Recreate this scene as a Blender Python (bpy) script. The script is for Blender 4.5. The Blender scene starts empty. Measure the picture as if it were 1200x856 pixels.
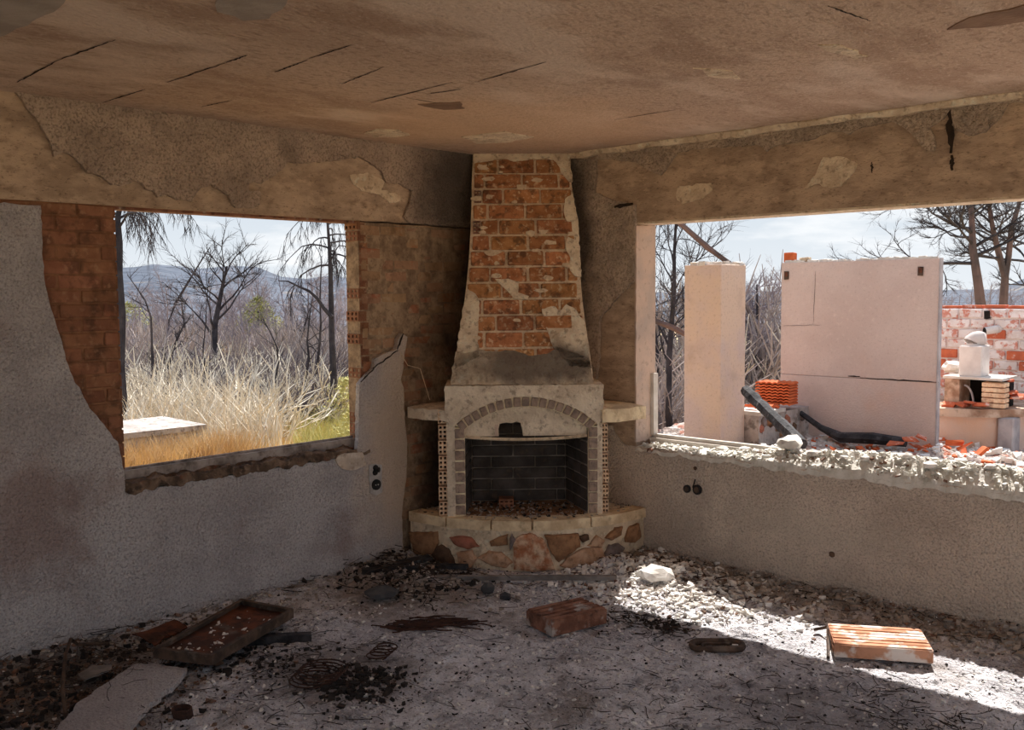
import bpy, bmesh, math, random
import numpy as np
from mathutils import Vector, Matrix, noise
from mathutils.geometry import tessellate_polygon
random.seed(7); np.random.seed(7)
SC = bpy.context.scene
COL = SC.collection

# ------------------------------------------------------------------ camera
F, YAW, PIT, ROL = 1124.8, .7566, .0749, -.0088
CAM = Vector((4.454, -4.818, 1.63))
fw = Vector((-math.sin(YAW)*math.cos(PIT), math.cos(YAW)*math.cos(PIT), -math.sin(PIT)))
r0 = Vector((math.cos(YAW), math.sin(YAW), 0)); u0 = r0.cross(fw)
RT = r0*math.cos(ROL) + u0*math.sin(ROL); UP = -r0*math.sin(ROL) + u0*math.cos(ROL)
cd = bpy.data.cameras.new('camera'); co = bpy.data.objects.new('camera', cd); COL.objects.link(co)
cd.sensor_width = 36; cd.lens = 36*F/1200; cd.clip_start = .05; cd.clip_end = 5000
m = Matrix((RT, UP, -fw)).transposed().to_4x4(); m.translation = CAM
co.matrix_world = m
SC.camera = co
SC.view_settings.view_transform = 'Standard'; SC.view_settings.look = 'None'
SC.view_settings.gamma = 1; SC.view_settings.use_curve_mapping = False
SC.cycles.max_bounces = 12; SC.cycles.diffuse_bounces = 8
SC.view_settings.exposure = 1.22

# ------------------------------------------------------------------ world and sun
SUN_DIR = Vector((.257, -.56, -.788))
SKY = 0.48
SUN_E = 4.1
w = bpy.data.worlds.new('sky'); SC.world = w; w.use_nodes = True
nt = w.node_tree; nt.nodes.clear()
def wn(t, **k):
    n = nt.nodes.new(t)
    for a, b in k.items(): setattr(n, a, b)
    return n
out = wn('ShaderNodeOutputWorld'); bg = wn('ShaderNodeBackground')
tc = wn('ShaderNodeTexCoord'); sep = wn('ShaderNodeSeparateXYZ')
nt.links.new(tc.outputs['Generated'], sep.inputs[0])
ramp = wn('ShaderNodeValToRGB')
el = ramp.color_ramp.elements
el[0].position = 0.0; el[0].color = (.76, .80, .84, 1)
el[1].position = 1.0; el[1].color = (.42, .56, .80, 1)
e = el.new(.09); e.color = (.63, .70, .77, 1)
e = el.new(.28); e.color = (.58, .69, .84, 1)
nt.links.new(sep.outputs['Z'], ramp.inputs[0])
mp = wn('ShaderNodeMapping'); mp.inputs['Scale'].default_value = (1.6, 1.6, 7.0)
mp.inputs['Location'].default_value = (.3, .2, .1)
nt.links.new(tc.outputs['Generated'], mp.inputs[0])
no = wn('ShaderNodeTexNoise'); no.inputs['Scale'].default_value = 2.2; no.inputs['Detail'].default_value = 8
no.inputs['Roughness'].default_value = .58
nt.links.new(mp.outputs[0], no.inputs[0])
cr = wn('ShaderNodeValToRGB'); cr.color_ramp.elements[0].position = .50; cr.color_ramp.elements[1].position = .64
nt.links.new(no.outputs[0], cr.inputs[0])
mx = wn('ShaderNodeMix', data_type='RGBA'); mx.inputs[7].default_value = (1.0, 1.0, 1.0, 1)
ml = wn('ShaderNodeMath', operation='MULTIPLY'); ml.inputs[1].default_value = .8
nt.links.new(cr.outputs[0], ml.inputs[0]); nt.links.new(ml.outputs[0], mx.inputs[0])
nt.links.new(ramp.outputs[0], mx.inputs[6]); nt.links.new(mx.outputs[2], bg.inputs[0])
bg.inputs[1].default_value = SKY
nt.links.new(bg.outputs[0], out.inputs[0])
sd = bpy.data.lights.new('sun', 'SUN'); so = bpy.data.objects.new('sun', sd); COL.objects.link(so)
sd.energy = SUN_E; sd.color = (1, .96, .90); sd.angle = math.radians(.53)
so.rotation_euler = SUN_DIR.to_track_quat('-Z', 'Y').to_euler(); so.location = (-2, 8, 9)

# ------------------------------------------------------------------ helpers
def ray(x, y): return fw + RT*((x-600)/F) + UP*((428-y)/F)
def hit(x, y, n, c):
    v = ray(x, y); n = Vector(n); return CAM + v*((c - CAM.dot(n))/v.dot(n))
def X(x, y, c=0): return hit(x, y, (1, 0, 0), c)
def Y(x, y, c=0): return hit(x, y, (0, 1, 0), c)
def Z(x, y, c=0): return hit(x, y, (0, 0, 1), c)
S2 = 2**.5
def FP(s, d, z): return Vector(((d+s)/S2, (s-d)/S2, z))          # fireplace frame: s across, d out of the corner
def fsd(P): return (P[0]+P[1])/S2, (P[0]-P[1])/S2, P[2]
def at(px, depth):                                                # a ground spot seen in the direction px
    v = ray(px, 343); v.z = 0; return Vector((CAM.x+v.x*depth, CAM.y+v.y*depth, 0))
def nz(p, s=1.0, o=0): return noise.noise(Vector((p[0]*s+o, p[1]*s+o*1.7, p[2]*s-o)))

def obj(name, bm, mat, parent=None, smooth=False, **props):
    if isinstance(bm, bpy.types.Mesh): me = bm
    else:
        me = bpy.data.meshes.new(name)
        if parent is not None and parent.get('_base') is not None:
            L = parent['_base']; bmesh.ops.translate(bm, verts=bm.verts, vec=(-L[0], -L[1], -L[2]))
        bm.to_mesh(me); bm.free()
        if mat: me.materials.append(mat)
        if smooth:
            me.polygons.foreach_set('use_smooth', [True]*len(me.polygons))
    o = bpy.data.objects.new(name, me); COL.objects.link(o)
    if parent is not None:
        o.parent = parent
        if parent.get('_base') is not None: o['_base'] = list(parent['_base'])
    for k, v in props.items(): o[k] = v
    return o
def tag(o, label=None, cat=None, group=None, kind=None):
    if label: o['label'] = label
    if cat: o['category'] = cat
    if group: o['group'] = group
    if kind: o['kind'] = kind
    return o
def thing(name, label, cat, loc=(0, 0, 0), group=None):
    o = bpy.data.objects.new(name, None); COL.objects.link(o); o.location = loc
    o.empty_display_size = .1; o['_base'] = list(loc)
    return tag(o, label, cat, group)
def mesh_obj(name, V, Fc, mat, parent=None, mats=None, **props):
    me = bpy.data.meshes.new(name)
    if parent is not None and parent.get('_base') is not None:
        V = np.asarray(V, dtype=float) - np.array(list(parent['_base']))
    me.from_pydata([tuple(v) for v in V], [], Fc)
    if mat: me.materials.append(mat)
    return obj(name, me, None, parent, **props)

def add_box(bm, p0, p1, jit=0, M=None):
    vs = []
    for z in (p0[2], p1[2]):
        for y in (p0[1], p1[1]):
            for x in (p0[0], p1[0]):
                v = Vector((x, y, z))
                if jit: v += Vector([random.uniform(-jit, jit) for _ in range(3)])
                if M is not None: v = M @ v
                vs.append(bm.verts.new(v))
    for f in ((0, 2, 3, 1), (4, 5, 7, 6), (0, 1, 5, 4), (2, 6, 7, 3), (0, 4, 6, 2), (1, 3, 7, 5)):
        bm.faces.new([vs[i] for i in f])
    return vs
def box_bm(p0, p1, jit=0, M=None, bev=0):
    bm = bmesh.new(); add_box(bm, p0, p1, jit, M)
    bmesh.ops.recalc_face_normals(bm, faces=bm.faces)
    if bev: bmesh.ops.bevel(bm, geom=bm.edges[:], offset=bev, segments=1, affect='EDGES')
    return bm
def oriented(c, a, b, n, wa, wb, wn_, jit=0, bev=0):
    """box centred c with half-axes a*wa, b*wb, n*wn_"""
    M = Matrix((Vector(a), Vector(b), Vector(n))).transposed().to_4x4(); M.translation = Vector(c)
    return box_bm((-wa, -wb, -wn_), (wa, wb, wn_), jit, M, bev)
def add_tube(bm, pts, rads, n=6, cap=True):
    rings = []; up = Vector((0, 0, 1))
    for i, p in enumerate(pts):
        d = (pts[min(i+1, len(pts)-1)] - pts[max(i-1, 0)]).normalized()
        a = d.cross(up if abs(d.z) < .9 else Vector((1, 0, 0))).normalized(); b = d.cross(a)
        rr = rads[i] if hasattr(rads, '__len__') else rads
        rings.append([bm.verts.new(p + (a*math.cos(t)+b*math.sin(t))*rr) for t in [k*2*math.pi/n for k in range(n)]])
    for i in range(len(rings)-1):
        for k in range(n):
            bm.faces.new((rings[i][k], rings[i][(k+1) % n], rings[i+1][(k+1) % n], rings[i+1][k]))
    if cap:
        bm.faces.new(rings[0][::-1]); bm.faces.new(rings[-1])
def tube_bm(pts, rads, n=6):
    bm = bmesh.new(); add_tube(bm, [Vector(p) for p in pts], rads, n); return bm
def ragged(pts, step=.03, amp=.006, seed=0, fixed=()):
    """2-D outline -> subdivided outline with broken edges"""
    out = []
    n = len(pts)
    for i in range(n):
        a = Vector(pts[i]); b = Vector(pts[(i+1) % n]); L = (b-a).length
        k = max(1, int(L/step)); nn = Vector((-(b-a).y, (b-a).x)).normalized()
        for j in range(k):
            p = a.lerp(b, j/k)
            q = p + nn*(noise.noise(Vector((p.x*35, p.y*35, seed)))*amp*2.2 + random.uniform(-amp, amp)*.35) if i not in fixed else p
            out.append(q)
    return out
def sheet_bm(pts2, to3, nrm, th):
    """ragged sheet: face on th side, rim going back"""
    bm = bmesh.new(); nrm = Vector(nrm)
    f = [bm.verts.new(to3(p) + nrm*th) for p in pts2]
    cx = sum((p for p in pts2), Vector((0, 0)))/len(pts2)
    b = [bm.verts.new(to3(p)) for p in pts2]
    tri = tessellate_polygon([[Vector((p.x, p.y, 0)) for p in pts2]])
    for t in tri:
        try: bm.faces.new([f[i] for i in t])
        except ValueError: pass
    n = len(pts2)
    for i in range(n):
        bm.faces.new((f[i], f[(i+1) % n], b[(i+1) % n], b[i]))
    bmesh.ops.recalc_face_normals(bm, faces=bm.faces)
    # make sure the broad face looks along nrm
    s = sum((fc.normal.dot(nrm)*fc.calc_area() for fc in bm.faces))
    if s < 0: bmesh.ops.reverse_faces(bm, faces=bm.faces)
    return bm
def inside(p, poly):
    c = False; n = len(poly); x, y = p
    for i in range(n):
        x1, y1 = poly[i][0], poly[i][1]; x2, y2 = poly[(i+1) % n][0], poly[(i+1) % n][1]
        if (y1 > y) != (y2 > y) and x < (x2-x1)*(y-y1)/(y2-y1)+x1: c = not c
    return c
def rock_bm(c, r, seed=0, flat=1.0, sub=1, jag=.35):
    bm = bmesh.new(); bmesh.ops.create_icosphere(bm, subdivisions=sub, radius=1)
    R = Matrix.Rotation(seed*1.7, 3, 'Z')
    for v in bm.verts:
        k = 1 + jag*noise.noise(v.co*1.4 + Vector((seed*3.1, seed, -seed))) + jag*.5*noise.noise(v.co*3.3+Vector((seed,)*3))
        q = v.co*k; q.z *= flat; v.co = Vector(c) + R @ (q*r)
    return bm
def hollow_bm(w_, h_, dp, nx, nz, hole=.62, deep=.03):
    """hollow clay brick, perforated end at y=-dp/2 (looking -y), centred"""
    bm = bmesh.new()
    xs = [-w_/2]; zs = [-h_/2]
    cw = w_/nx; ch = h_/nz
    for i in range(nx): xs += [-w_/2+cw*(i+.5-hole/2), -w_/2+cw*(i+.5+hole/2)]
    for i in range(nz): zs += [-h_/2+ch*(i+.5-hole/2), -h_/2+ch*(i+.5+hole/2)]
    xs.append(w_/2); zs.append(h_/2); y = -dp/2
    G = [[bm.verts.new((x, y, z)) for x in xs] for z in zs]
    for j in range(len(zs)-1):
        for i in range(len(xs)-1):
            q = (G[j][i], G[j][i+1], G[j+1][i+1], G[j+1][i])
            if i % 2 == 1 and j % 2 == 1:
                b = [bm.verts.new(v.co+Vector((0, deep, 0))) for v in q]
                for k in range(4): bm.faces.new((q[k], q[(k+1) % 4], b[(k+1) % 4], b[k]))
                fb = bm.faces.new(b); fb.material_index = 1
            else: bm.faces.new(q)
    c = [bm.verts.new((x, dp/2, z)) for x, z in ((-w_/2, -h_/2), (w_/2, -h_/2), (w_/2, h_/2), (-w_/2, h_/2))]
    bm.faces.new(c[::-1])
    bm.faces.new([G[0][i] for i in range(len(xs))][::-1]+[c[0], c[1]])
    bm.faces.new([G[-1][i] for i in range(len(xs))]+[c[2], c[3]])
    bm.faces.new([G[j][0] for j in range(len(zs))]+[c[3], c[0]])
    bm.faces.new([G[j][-1] for j in range(len(zs))][::-1]+[c[1], c[2]])
    return bm
def place(bm, loc, a, b=None, c=None):
    """move a local mesh: local x->a, y->b, z->c"""
    a = Vector(a).normalized(); c = Vector(c or (0, 0, 1)).normalized(); b = Vector(b) if b else c.cross(a)
    M = Matrix((a, b, c)).transposed().to_4x4(); M.translation = Vector(loc)
    bmesh.ops.transform(bm, matrix=M, verts=bm.verts); return bm

# ------------------------------------------------------------------ materials
def srgb(r, g, b):
    f = lambda v: (v/255/12.92) if v <= 10 else ((v/255+.055)/1.055)**2.4
    return (f(r), f(g), f(b), 1)
def mat(name, c1, c2, scale=4, lo=.35, hi=.65, spots=(), bumps=((60, .004, .6),), rough=.92, rnd=0., hue=0., coords='pos', stains=(), stretch=None, metal=0, lines=()):
    m = bpy.data.materials.new(name); m.use_nodes = True; t = m.node_tree; N = t.nodes; L = t.links
    bs = N['Principled BSDF']; bs.inputs['Roughness'].default_value = rough; bs.inputs['Metallic'].default_value = metal
    bs.inputs['Specular IOR Level'].default_value = .25
    if coords == 'pos': v = N.new('ShaderNodeNewGeometry').outputs['Position']
    else: v = N.new('ShaderNodeTexCoord').outputs['Object']
    v0 = v
    if stretch:
        mp = N.new('ShaderNodeMapping'); mp.inputs['Scale'].default_value = stretch; L.new(v, mp.inputs[0]); v = mp.outputs[0]
    def nse(s, det=5, vec=None, rg=.6):
        n = N.new('ShaderNodeTexNoise'); n.inputs['Scale'].default_value = s; n.inputs['Detail'].default_value = det
        n.inputs['Roughness'].default_value = rg; L.new(vec or v, n.inputs[0]); return n.outputs[0]
    def rmp(x, a, b):
        r = N.new('ShaderNodeMapRange'); r.interpolation_type = 'SMOOTHSTEP'
        r.inputs[1].default_value = a; r.inputs[2].default_value = b; L.new(x, r.inputs[0]); return r.outputs[0]
    def math_(op, a, b):
        q = N.new('ShaderNodeMath'); q.operation = op
        for i, z in enumerate((a, b)):
            if isinstance(z, (int, float)): q.inputs[i].default_value = z
            else: L.new(z, q.inputs[i])
        return q.outputs[0]
    def mixc(f, a, b):
        q = N.new('ShaderNodeMix'); q.data_type = 'RGBA'
        for i, z in ((0, f), (6, a), (7, b)):
            if isinstance(z, (tuple, float, int)): q.inputs[i].default_value = z
            else: L.new(z, q.inputs[i])
        return q.outputs[2]
    col = mixc(rmp(nse(scale), lo, hi), c1, c2)
    for (c, s, a, b, f) in spots:
        col = mixc(math_('MULTIPLY', rmp(nse(s, 4), a, b), f), col, c)
    for (cen, rad, c, f, ns) in stains:                      # soot and rust marks, tone patches, and corner and niche shade painted dark
        mp = N.new('ShaderNodeMapping'); mp.vector_type = 'TEXTURE'
        mp.inputs['Location'].default_value = cen; mp.inputs['Scale'].default_value = rad; L.new(v0, mp.inputs[0])
        ln = N.new('ShaderNodeVectorMath'); ln.operation = 'LENGTH'; L.new(mp.outputs[0], ln.inputs[0])
        d = math_('ADD', ln.outputs['Value'], math_('MULTIPLY', math_('SUBTRACT', nse(ns, 6, v0), .5), 1.3))
        r = N.new('ShaderNodeMapRange'); r.interpolation_type = 'SMOOTHSTEP'
        r.inputs[1].default_value = 1.15; r.inputs[2].default_value = .35; L.new(d, r.inputs[0])
        col = mixc(math_('MULTIPLY', r.outputs[0], f), col, c)
    if rnd or hue:
        oi = N.new('ShaderNodeObjectInfo'); hs = N.new('ShaderNodeHueSaturation')
        r = N.new('ShaderNodeMapRange'); r.inputs[3].default_value = 1-rnd; r.inputs[4].default_value = 1+rnd
        L.new(oi.outputs['Random'], r.inputs[0]); L.new(r.outputs[0], hs.inputs['Value'])
        if hue:
            r2 = N.new('ShaderNodeMapRange'); r2.inputs[3].default_value = .5-hue; r2.inputs[4].default_value = .5+hue
            fr = math_('FRACT', math_('MULTIPLY', oi.outputs['Random'], 7.31), 0)
            L.new(fr, r2.inputs[0]); L.new(r2.outputs[0], hs.inputs['Hue'])
        L.new(col, hs.inputs['Color']); col = hs.outputs[0]
    L.new(col, bs.inputs['Base Color'])
    prev = None
    for (s, d, st) in bumps:
        b = N.new('ShaderNodeBump'); b.inputs['Distance'].default_value = d; b.inputs['Strength'].default_value = st
        L.new(nse(s, 3, rg=.55), b.inputs['Height'])
        if prev: L.new(prev, b.inputs['Normal'])
        prev = b.outputs[0]
    if prev: L.new(prev, bs.inputs['Normal'])
    m['fn'] = 1
    return m
K = srgb
def K1(r, g, b, q=1.28): c = srgb(r, g, b); return tuple(min(.82, v*q) for v in c[:3])+(1,)
SOOT = K(30, 26, 24)
M = {}
M['plasterL'] = mat('rough_plaster_left', K1(184, 178, 177), K1(162, 156, 156), 3, spots=[(K1(134, 127, 125), 85, .46, .66, .7), (K1(196, 190, 186), 60, .55, .7, .5), (K1(135, 112, 104), 2.2, .55, .75, .6)],
    bumps=((14, .012, .3), (62, .024, 1.0), (140, .008, .8)), stains=[((0, -3.25, .65), (.3, .28, .35), K1(128, 98, 88), .5, 7), ((0, -3.9, 1.0), (.3, .5, 1.0), K1(110, 92, 86), .6, 3), ((0, -1.05, .7), (.3, .42, 1.0), K1(184, 164, 144), .85, 3)])
M['plasterL2'] = mat('thin_plaster', K1(188, 172, 156), K1(160, 146, 132), 6, spots=[(K1(120, 96, 78), 30, .5, .68, .5), (K1(205, 196, 186), 14, .5, .7, .6)], bumps=((12, .01, .5), (90, .004, .7)))
M['plasterB'] = mat('beam_plaster', K1(182, 162, 145), K1(158, 140, 126), 4, spots=[(K1(112, 96, 84), 80, .46, .66, .7), (K1(172, 152, 134), 55, .54, .7, .5), (K1(100, 88, 78), 3, .5, .7, .5)], bumps=((14, .012, .3), (55, .028, 1.0), (130, .008, .8)),
    stains=[((0, -.55, 2.3), (.3, .5, .5), K1(52, 46, 42), .85, 3)])
M['plasterR'] = mat('rough_plaster_right', K1(196, 180, 164), K1(174, 159, 145), 2.5, spots=[(K1(140, 127, 115), 90, .46, .66, .65), (K1(186, 170, 152), 60, .54, .7, .5)], bumps=((10, .014, .3), (62, .024, 1.0), (140, .008, .8)), stains=[((2.2, 0, .35), (.6, .3, .12), K1(180, 168, 152), .4, 6)])
M['plasterC'] = mat('corner_plaster', K1(184, 166, 148), K1(154, 138, 124), 5, spots=[(K1(112, 98, 86), 60, .46, .66, .6), (K1(160, 140, 120), 40, .55, .68, .5)], bumps=((20, .02, .5), (42, .035, 1.0), (120, .01, .8)), stains=[((.45, 0, 2.0), (.25, .3, .9), K1(50, 42, 36), .75, 4)])
M['concrete'] = mat('beam_concrete', K1(178, 156, 134), K1(144, 124, 106), 3.5, spots=[(K1(112, 92, 76), 9, .52, .7, .55), (K1(186, 162, 138), 12, .53, .70, .6), (K(76, 60, 48), 50, .56, .7, .5)], bumps=((8, .02, .7), (70, .006, .8)), stretch=(1, 1, 2.2), stains=[((0, -.2, 2.2), (.3, .6, .6), K(56, 48, 42), .7, 3)])
M['mortar'] = mat('mortar', K1(150, 128, 104), K1(112, 92, 74), 14, spots=[(K1(80, 64, 50), 40, .5, .7, .5)], bumps=((50, .006, .8),), stains=[((0, -.1, 1.5), (.3, .85, 1.4), K1(40, 32, 27), .9, 2), ((0, -.72, .45), (.3, .26, .5), K1(34, 28, 25), .85, 3)])  # chimney soot with corner shade; second patch paints the shade under the shelf
M['brick'] = mat('burnt_brick', K(152, 106, 80), K(130, 88, 66), 9, spots=[(K(90, 64, 50), 14, .5, .68, .7), (K(168, 130, 102), 30, .55, .7, .5)], bumps=((30, .005, .8), (120, .002, .5)), rnd=.16, hue=.005)
M['brownmortar'] = mat('brown_mortar', K(150, 108, 80), K(116, 82, 60), 14, bumps=((50, .006, .8),))
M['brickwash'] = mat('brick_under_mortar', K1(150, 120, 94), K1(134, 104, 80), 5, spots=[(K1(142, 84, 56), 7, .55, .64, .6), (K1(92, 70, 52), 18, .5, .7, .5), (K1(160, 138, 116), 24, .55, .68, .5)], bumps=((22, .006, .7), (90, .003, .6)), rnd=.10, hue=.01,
    stains=[((0, -.1, 1.5), (.3, .85, 1.4), K1(40, 32, 27), .9, 2), ((0, -.72, .45), (.3, .26, .5), K1(34, 28, 25), .85, 3)])  # soot and corner shade in one patch, then niche shade painted dark
M['hoodbrick'] = mat('hood_brick', K(186, 130, 88), K(158, 104, 66), 14, spots=[(K(100, 70, 50), 18, .48, .64, .8), (K(214, 186, 152), 34, .54, .66, .7)], bumps=((28, .008, 1.0), (110, .003, .7)), rnd=.24, hue=.008)
M['hoodmortar'] = mat('hood_mortar', K(226, 206, 178), K(200, 176, 148), 18, spots=[(K(140, 114, 90), 40, .54, .68, .6)], bumps=((50, .008, .8),))
M['hoodplaster'] = mat('hood_plaster', K1(212, 194, 170), K1(182, 162, 138), 8, spots=[(K1(124, 104, 84), 30, .52, .66, .6), (K1(226, 212, 192), 22, .55, .7, .5)], bumps=((20, .012, .8), (80, .008, 1.0)),
    stains=[((.64, -.60, 1.20), (.62, .62, .17), K1(74, 64, 58), .82, 6)])
M['surround'] = mat('surround_plaster', K1(212, 196, 176), K1(184, 168, 148), 7, spots=[(K1(118, 100, 82), 26, .52, .68, .6), (K1(218, 202, 178), 30, .55, .7, .5)], bumps=((20, .012, .8), (80, .007, .9)))
M['firebrick'] = mat('grey_firebrick', K1(146, 127, 113), K1(118, 103, 94), 20, spots=[(K1(82, 70, 63), 40, .52, .7, .5)], bumps=((50, .003, .6),), rnd=.14)
M['firejoint'] = mat('pale_joint', K1(219, 198, 167), K1(177, 155, 129), 20, bumps=((50, .004, .6),))
M['innerbrick'] = mat('sooty_firebrick', K1(77, 70, 66), K1(54, 48, 44), 10, bumps=((40, .003, .6),), rnd=.2, spots=[(K1(99, 84, 70), 20, .55, .7, .5)])
M['innerjoint'] = mat('sooty_joint', K1(141, 129, 118), K1(103, 94, 84), 10, bumps=((40, .003, .6),))
M['soot_shade'] = mat('soot_shade_black', K(34, 30, 28), K(24, 21, 19), 10)  # black fill: brick-hole and vent shade painted in; soot in the oven
M['hollow'] = mat('hollow_clay', K1(214, 184, 154), K1(190, 158, 130), 20, spots=[(K1(140, 110, 88), 40, .5, .7, .5)], rnd=.12)
M['stonemix'] = mat('base_mortar', K1(206, 188, 162), K1(176, 158, 134), 8, spots=[(K1(128, 110, 92), 30, .5, .68, .6), (K1(220, 206, 182), 24, .55, .7, .5)], bumps=((16, .014, .9), (70, .006, .9)))
M['rubblegrey'] = mat('rubble_grey', K(180, 168, 156), K(142, 130, 120), 8, spots=[(K(100, 90, 82), 30, .5, .68, .6)], bumps=((30, .008, .8),))
def stone(n, a, b): return mat(n, tuple(min(.8, v*1.5) for v in a[:3])+(1,), tuple(min(.8, v*1.5) for v in b[:3])+(1,), 18, spots=[(K(90, 66, 48), 40, .5, .7, .5)], bumps=((18, .012, .8), (70, .004, .6)))
M['st_brown'] = stone('stone_brown', K(134, 100, 72), K(108, 78, 56)); M['st_dark'] = stone('stone_dark', K(84, 64, 50), K(64, 48, 38))
M['st_orange'] = stone('stone_orange', K(164, 134, 110), K(142, 108, 82)); M['st_red'] = stone('stone_red', K(146, 92, 76), K(128, 82, 64))
M['st_grey'] = stone('stone_grey', K(112, 100, 96), K(90, 80, 76)); M['st_rust'] = stone('stone_rust', K(140, 90, 62), K(176, 150, 126))
M['slab'] = mat('hearth_edge', K1(214, 191, 158), K1(177, 153, 122), 9, spots=[(K1(129, 108, 84), 26, .5, .7, .5)], bumps=((20, .006, .6), (80, .003, .6)))
M['ceiling'] = mat('ceiling_concrete', K(208, 182, 160), K(184, 158, 138), 1.1, .3, .7, spots=[(K(148, 122, 102), 46, .50, .66, .55), (K(228, 208, 190), 1.6, .50, .62, .7), (K(166, 138, 118), 2.6, .52, .66, .7), (K(226, 208, 190), 80, .55, .7, .45), (K(140, 110, 88), .8, .55, .7, .35)],
    bumps=((6, .02, .35), (70, .014, 1.0)), stretch=(1.0, .45, 1.0), stains=[((.9, -1.0, 2.5), (1.0, 1.0, .3), K(218, 182, 148), .6, 2)])
M['ceildark'] = mat('ceiling_dark', K(150, 122, 102), K(124, 98, 82), 6, bumps=((60, .005, .8),))
M['ceilpale'] = mat('ceiling_pale', K1(160, 150, 140), K1(140, 130, 120), 6, bumps=((60, .005, .8),))
M['groove'] = mat('dark_groove', K(56, 44, 36), K(40, 32, 26), 10)
M['floor'] = mat('ash_floor', K(224, 220, 223), K(182, 178, 182), 3.2, .36, .64, spots=[(K(110, 104, 106), 9, .50, .68, .7), (K(80, 75, 76), 24, .55, .68, .8), (K(230, 227, 226), 36, .52, .64, .75), (K(138, 126, 118), 1.8, .55, .7, .7), (K(60, 55, 54), 75, .575, .66, .85)],
    bumps=((12, .03, .8), (45, .02, 1.0), (130, .010, 1.0)), stains=[((.35, -3.4, 0), (.7, .7, .3), K(98, 84, 74), .85, 3), ((.5, -1.5, 0), (.7, .5, .3), K(130, 110, 94), .7, 4), ((1.9, -.1, 0), (2.4, .16, .3), K(140, 122, 104), .8, 5), ((1.1, -2.4, 0), (.5, .4, .3), K(110, 100, 96), .7, 5), ((2.9, -1.5, 0), (.6, .5, .3), K(118, 112, 114), .6, 5)])
M['chip_w'] = mat('white_chips', K(238, 233, 227), K(206, 199, 190), 9, bumps=((60, .004, .6),))
M['chip_d'] = mat('charcoal_chips', K(56, 48, 44), K(34, 30, 28), 9)
M['chip_b'] = mat('clay_chips', K(136, 104, 86), K(104, 84, 72), 9)
M['twig'] = mat('burnt_twig', K(70, 58, 50), K(44, 36, 32), 9, bumps=())
M['rust'] = mat('rusty_iron', K1(102, 58, 38), K1(66, 42, 32), 8, .4, .6, spots=[(K1(128, 118, 108), 5, .58, .68, .6), (K1(40, 30, 26), 20, .5, .7, .5)], bumps=((40, .003, .6),), rough=.8)
M['rustdark'] = mat('dark_rust', K1(84, 66, 54), K1(52, 42, 36), 14, spots=[(K1(118, 104, 92), 12, .56, .7, .5)], bumps=((40, .002, .5),), rough=.75)
M['wire'] = mat('rusty_wire', K(78, 52, 42), K(50, 36, 32), 20, bumps=())
M['clay'] = mat('clay_block', K(146, 104, 84), K(114, 76, 60), 12, .4, .6, spots=[(K(178, 168, 160), 9, .54, .64, .85), (K(60, 44, 38), 16, .53, .68, .7)], bumps=((40, .005, .8),))
M['claysun'] = mat('pale_clay_block', K(196, 142, 112), K(170, 118, 88), 12, .4, .6, spots=[(K(224, 214, 204), 9, .46, .58, .85)], bumps=((40, .003, .6),))
M['slate'] = mat('slate', K(86, 84, 84), K(62, 62, 64), 10, bumps=((20, .006, .8),))
M['batten'] = mat('grey_batten', K1(128, 122, 118), K1(96, 90, 86), 10, stretch=(1, 1, 1), bumps=((30, .003, .6),))
M['blackplastic'] = mat('charred_plastic', K(44, 42, 42), K(26, 25, 25), 20, rough=.7)
M['whiteplate'] = mat('white_plate', K(188, 182, 178), K(164, 158, 154), 20)
M['sillstone'] = mat('sill_track', K1(158, 148, 142), K1(116, 106, 100), 10, spots=[(K1(80, 70, 64), 20, .52, .7, .6)], bumps=((30, .003, .6),))
M['sillrough'] = mat('broken_sill', K1(118, 98, 82), K1(74, 60, 50), 9, spots=[(K1(42, 34, 30), 14, .5, .64, .8), (K1(150, 130, 112), 30, .55, .7, .5), (K1(126, 80, 62), 6, .58, .7, .6)], bumps=((20, .02, .9), (60, .008, .8)))
M['sillwhite'] = mat('white_sill_rubble', K(226, 222, 214), K(206, 202, 192), 14, spots=[(K(150, 146, 128), 9, .54, .68, .6)], bumps=((40, .008, .7), (110, .004, .7)))
M['jamb'] = mat('jamb_plaster', K(206, 180, 162), K(184, 166, 154), 5, spots=[(K(140, 122, 110), 24, .55, .7, .4)], bumps=((50, .006, .7),))
# outside
M['outwall'] = mat('pink_render', K(212, 192, 182), K(200, 178, 168), 1.6, .3, .7, spots=[(K(176, 154, 144), 60, .52, .7, .5), (K(222, 204, 192), 30, .55, .7, .5), (K(214, 174, 150), 1.2, .55, .75, .5)], bumps=((70, .006, .8),))
M['outcol'] = mat('column_render', K(216, 190, 168), K(206, 184, 174), 1.8, .4, .6, spots=[(K(178, 150, 128), 44, .53, .68, .45), (K(186, 160, 140), 3, .55, .7, .6)], bumps=((70, .006, .8),))
M['outedge'] = mat('grey_edge', K(186, 180, 180), K(160, 154, 156), 9)
M['stonewall'] = mat('low_wall_mortar', K(190, 180, 172), K(156, 146, 140), 6, spots=[(K(104, 92, 84), 14, .52, .66, .7)], bumps=((20, .014, .8),))
M['cope'] = mat('pale_cope', K(222, 216, 208), K(196, 188, 178), 6, bumps=((30, .005, .6),))
M['tile'] = mat('orange_tile', K(214, 112, 68), K(190, 90, 52), 10, bumps=((40, .002, .5),), rnd=.1)
M['char'] = mat('charred_wood', K(66, 64, 66), K(36, 35, 37), 12, spots=[(K(120, 118, 118), 14, .58, .7, .6)], bumps=((26, .012, 1.0),), rough=.85)
M['whitewash'] = mat('whitewashed_brick', K(228, 218, 214), K(212, 198, 192), 6, .4, .6, spots=[(K(192, 112, 88), 13, .50, .58, .85), (K(226, 220, 218), 34, .5, .66, .6)], bumps=((30, .008, .8),), rnd=.06)
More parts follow.
